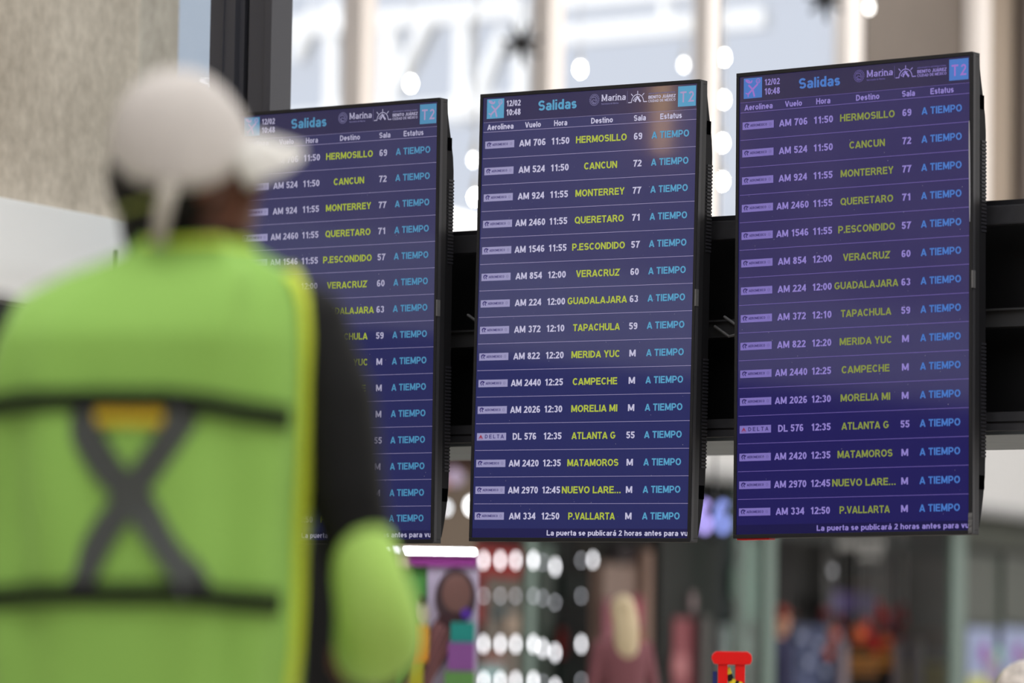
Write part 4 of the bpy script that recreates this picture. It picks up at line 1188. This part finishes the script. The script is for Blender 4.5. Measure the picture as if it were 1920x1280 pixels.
t.rect('navy_panel', 1700, 1712, 1205, 1245, mat('shop_navy', (50, 50, 96), .6), b=1.04, depth=.04)
for x0, x1 in ((1579, 1590), (1680, 1696), (1714, 1731)):
    t.rect('upright', x0, x1, 1200, 1300, mat('shop_upright', (128, 116, 122), .4), b=.9, depth=.05, toz=0)
t.rect('banner', 1560, 1640, 1108, 1150, mat('purple_banner', (72, 60, 106), .6), b=1.0, depth=.02)
t.rect('menu_board', 1592, 1680, 1212, 1300, mat('shop_black', (10, 10, 10)), b=.95, depth=.04, toz=.9)
om = emat('orange_menu_text', (190, 120, 34), .55)
for r_i, y in enumerate((1226, 1240, 1254)):
    for c_i in range(9 if r_i < 2 else 6):
        x = 1596+c_i*9; t.rect('menu_letters', x, x+5, y, y+8, om, b=.94, depth=.008)
for c_i in range(8):
    x = 1594+c_i*11; t.rect('board_letters', x, x+7, 1092, 1102, mat('brown_letters', (86, 66, 54), .6), b=1.2, depth=.02)
for c_i in range(7):
    x = 1572+c_i*13; t.rect('sign_letters', x, x+8, 1010, 1028, mat('white_letters', (150, 150, 148), .6), b=.3, depth=.02)
for c_i in range(4):
    x = 1612+c_i*11; t.rect('sign_letters', x, x+7, 1036, 1046, mat('white_letters', (150, 150, 148), .6), b=.3, depth=.02)
t.ball('ceiling_spot', 1561, 1070, .02, emat('dim_spot', (230, 230, 235), 1.6), b=.8)
bs_ = Th('shelf_unit', 1490, 1.1, 0, 'shelf unit of pale blue packages in the dark shop, left of the red lanterns', 'shelf')
bs_.rect('back', 1490, 1580, 1172, 1300, mat('shelf_blue', (84, 92, 122), .5), depth=.3, toz=0)
for y in range(1184, 1290, 16):
    bs_.rect('shelf', 1490, 1580, y, y+3, mat('shelf_edge_dark', (74, 78, 100), .5), b=1.06, depth=.05)
for i, (x, y) in enumerate([(1500, 1196), (1530, 1212), (1556, 1228), (1512, 1244), (1544, 1260), (1566, 1196)]):
    bs_.rect('package', x, x+12, y-9, y+3, mat('package_pale', (160, 168, 196), .5), b=1.03, depth=.04)
# paper lanterns and flowers
reds = [mat('lantern_red', (160, 36, 36), .5), mat('lantern_orange', (196, 92, 50), .5), mat('lantern_crimson', (110, 32, 42), .5), mat('lantern_mauve', (104, 60, 76), .5)]
L_ = [(1546, 1150, .055, 2), (1563, 1190, .06, 1), (1575, 1165, .05, 2), (1608, 1190, .085, 1), (1622, 1172, .06, 0), (1632, 1196, .075, 0), (1652, 1156, .075, 0), (1666, 1172, .06, 3),
      (1676, 1150, .06, 2), (1660, 1203, .07, 1), (1640, 1214, .06, 0), (1686, 1188, .05, 2), (1648, 1136, .045, 0), (1692, 1140, .04, 2), (1552, 1224, .05, 1), (1696, 1160, .04, 0)]
where = ['at the upper left of the cluster', 'at the left end of the cluster', 'left of the purple banner foot', 'above the left end of the menu board', 'just below the purple banner', 'above the middle of the menu board',
         'right of the purple banner', 'at the right middle of the cluster', 'at the upper right of the cluster', 'above the right end of the menu board', 'touching the top of the menu board', 'at the far right of the cluster',
         'topmost beside the purple banner', 'at the top right end', 'lowest at the left end', 'at the right end over the grey upright']
cn = {0: 'red', 1: 'orange', 2: 'crimson', 3: 'mauve'}
for (x, y, r, c), wtxt in zip(L_, where):
    ta, za = WF.hit(x, y, .8)
    o = empty('paper_lantern', WF.M(ta, .8, za), 'round %s paper lantern %s' % (cn[c], wtxt), 'lantern', 'paper lanterns over the menu board')
    MB().ball((0, 0, 0), (r, r, r*.9), seg=14, rings=10).build('shade', reds[c], o, smooth=True)
    MB().tube([(0, 0, r*.88), (0, 0, 3.75-za)], .004, 5).build('cord', cable_m, o)

# grey panels and posters at lower right
t = Th('storefront', 1812, .1, 0, 'olive grey shop front panels right of the rightmost screen', 'shop')
t.rect('header', 1808, 1990, 960, 1040, mat('olive_dark', (64, 68, 60), .6), b=.14, depth=.06)
t.rect('base_wall', 1808, 1990, 1035, 1300, mat('olive_green_dark', (60, 70, 61), .6), b=.14, depth=.06, toz=0)
for x0, x1 in ((1808, 1868), (1882, 1960)):
    t.rect('panel', x0, x1, 1040, 1170, mat('olive_grey', (72, 75, 70), .6), b=.10, depth=.03)
for (x0, x1, n) in ((1815, 1866, 'left'), (1880, 1960, 'right')):
    po = Th('poster', x0, .04, 0, 'pale blue poster with a violet and green print, the %s one under the olive panels' % n, 'poster')
    po.rect('sheet', x0, x1, 1176, 1300, mat('poster_blue', (128, 138, 170), .5), depth=.02, toz=.6)
    po.rect('yellow_base', x0, x1, 1268, 1300, mat('poster_yellow', (168, 170, 90), .5), b=.035, depth=.004, toz=.6)
    cx = x0+30
    for (dx, dy, rx, rz, m) in ((0, 48, .13, .10, mat('print_purple', (136, 76, 156), .5)), (26, 50, .12, .07, mat('print_green', (110, 162, 136), .5)),
                                (16, 82, .2, .15, mat('print_mauve_grey', (134, 122, 150), .5)), (14, 62, .1, .04, mat('print_tan', (150, 130, 110), .5))):
        tt, zz1 = WF.hit(cx+dx, 1176+dy, .03)
        MB().ball((tt-po.t, -.012, zz1), (rx, .004, rz), seg=20, rings=6).build('printed_blot', m, po.o)

# ------------------------------------------------------------------ people and things further back
pk = at(1168, 1146, 24)
person((pk.x, 24, 0), math.radians(20), 1.46, 'person with long blond hair and a pink top, far off under the middle screen', mat('pink_top', (120, 76, 84), .8),
       mat('grey_trousers', (70, 68, 74), .8), mat('light_skin', (196, 148, 124), .5), mat('blond_hair', (196, 180, 150), .6), long_hair=True)
pn = at(1462, 1142, 38)
person((pn.x, 38, 0), math.radians(-120), 1.66, 'person in a navy shirt and rust red cap, right of the tall mint pillar', mat('navy_shirt', (34, 34, 60), .8),
       mat('beige_trousers', (150, 120, 104), .8), mat('light_skin', (196, 148, 124)), mat('black_hair', (20, 17, 16)), cap=mat('rust_cap', (124, 50, 40), .7))
# seated person with grey hair at the lower right corner
pg = at(1926, 1243, 9.6)
SEAT = .40
sp = person((pg.x, 9.6, 0), math.radians(35), 1.50, 'seated person with short grey hair, head top showing in the lower right corner', mat('grey_cardigan', (92, 90, 96), .8),
       mat('dark_skirt', (50, 50, 58), .8), mat('light_skin', (196, 148, 124)), mat('grey_hair', (184, 176, 170), .7, noise_amt=.35, noise_scale=40), seated=True)
hs_ = 1.50/1.75
sM = Matrix.Translation((pg.x, 9.6, 0)) @ Matrix.Rotation(math.radians(35), 4, 'Z')
bench = empty('waiting_bench', sM, 'black metal waiting bench under the grey haired person', 'bench')
zt_ = .86*hs_-.535*hs_-.01
MB().box(-.8, .8, -.16, .30, zt_-.035, zt_).build('seat', black_metal, bench, bevel=.008)
MB().box(-.8, .8, -.20, -.17, zt_+.06, zt_+.34).build('backrest', black_metal, bench, bevel=.008)
MB().box(-.7, -.66, -.20, -.16, 0, zt_+.1).box(.66, .7, -.20, -.16, 0, zt_+.1).box(-.7, -.66, .24, .28, 0, zt_-.03).box(.66, .7, .24, .28, 0, zt_-.03).build('legs', rail_m, bench)
# narrow warm wall lamp on the stone wall; the middle screen mirrors it as a golden streak
sc_ = empty('wall_sconce', SF.M(-5.10, -.02, 2.96), 'narrow warm wall lamp on the stone wall, outside the picture to the left', 'lamp')
MB().box(-.035, .035, 0, .02, -.02, .32).build('back_plate', dark_metal, sc_)
MB().box(-.022, .022, -.05, 0, 0, .30).build('shade', emat('warm_sconce_glow', (255, 206, 130), 9), sc_, bevel=.004)
bpy.context.view_layer.update()
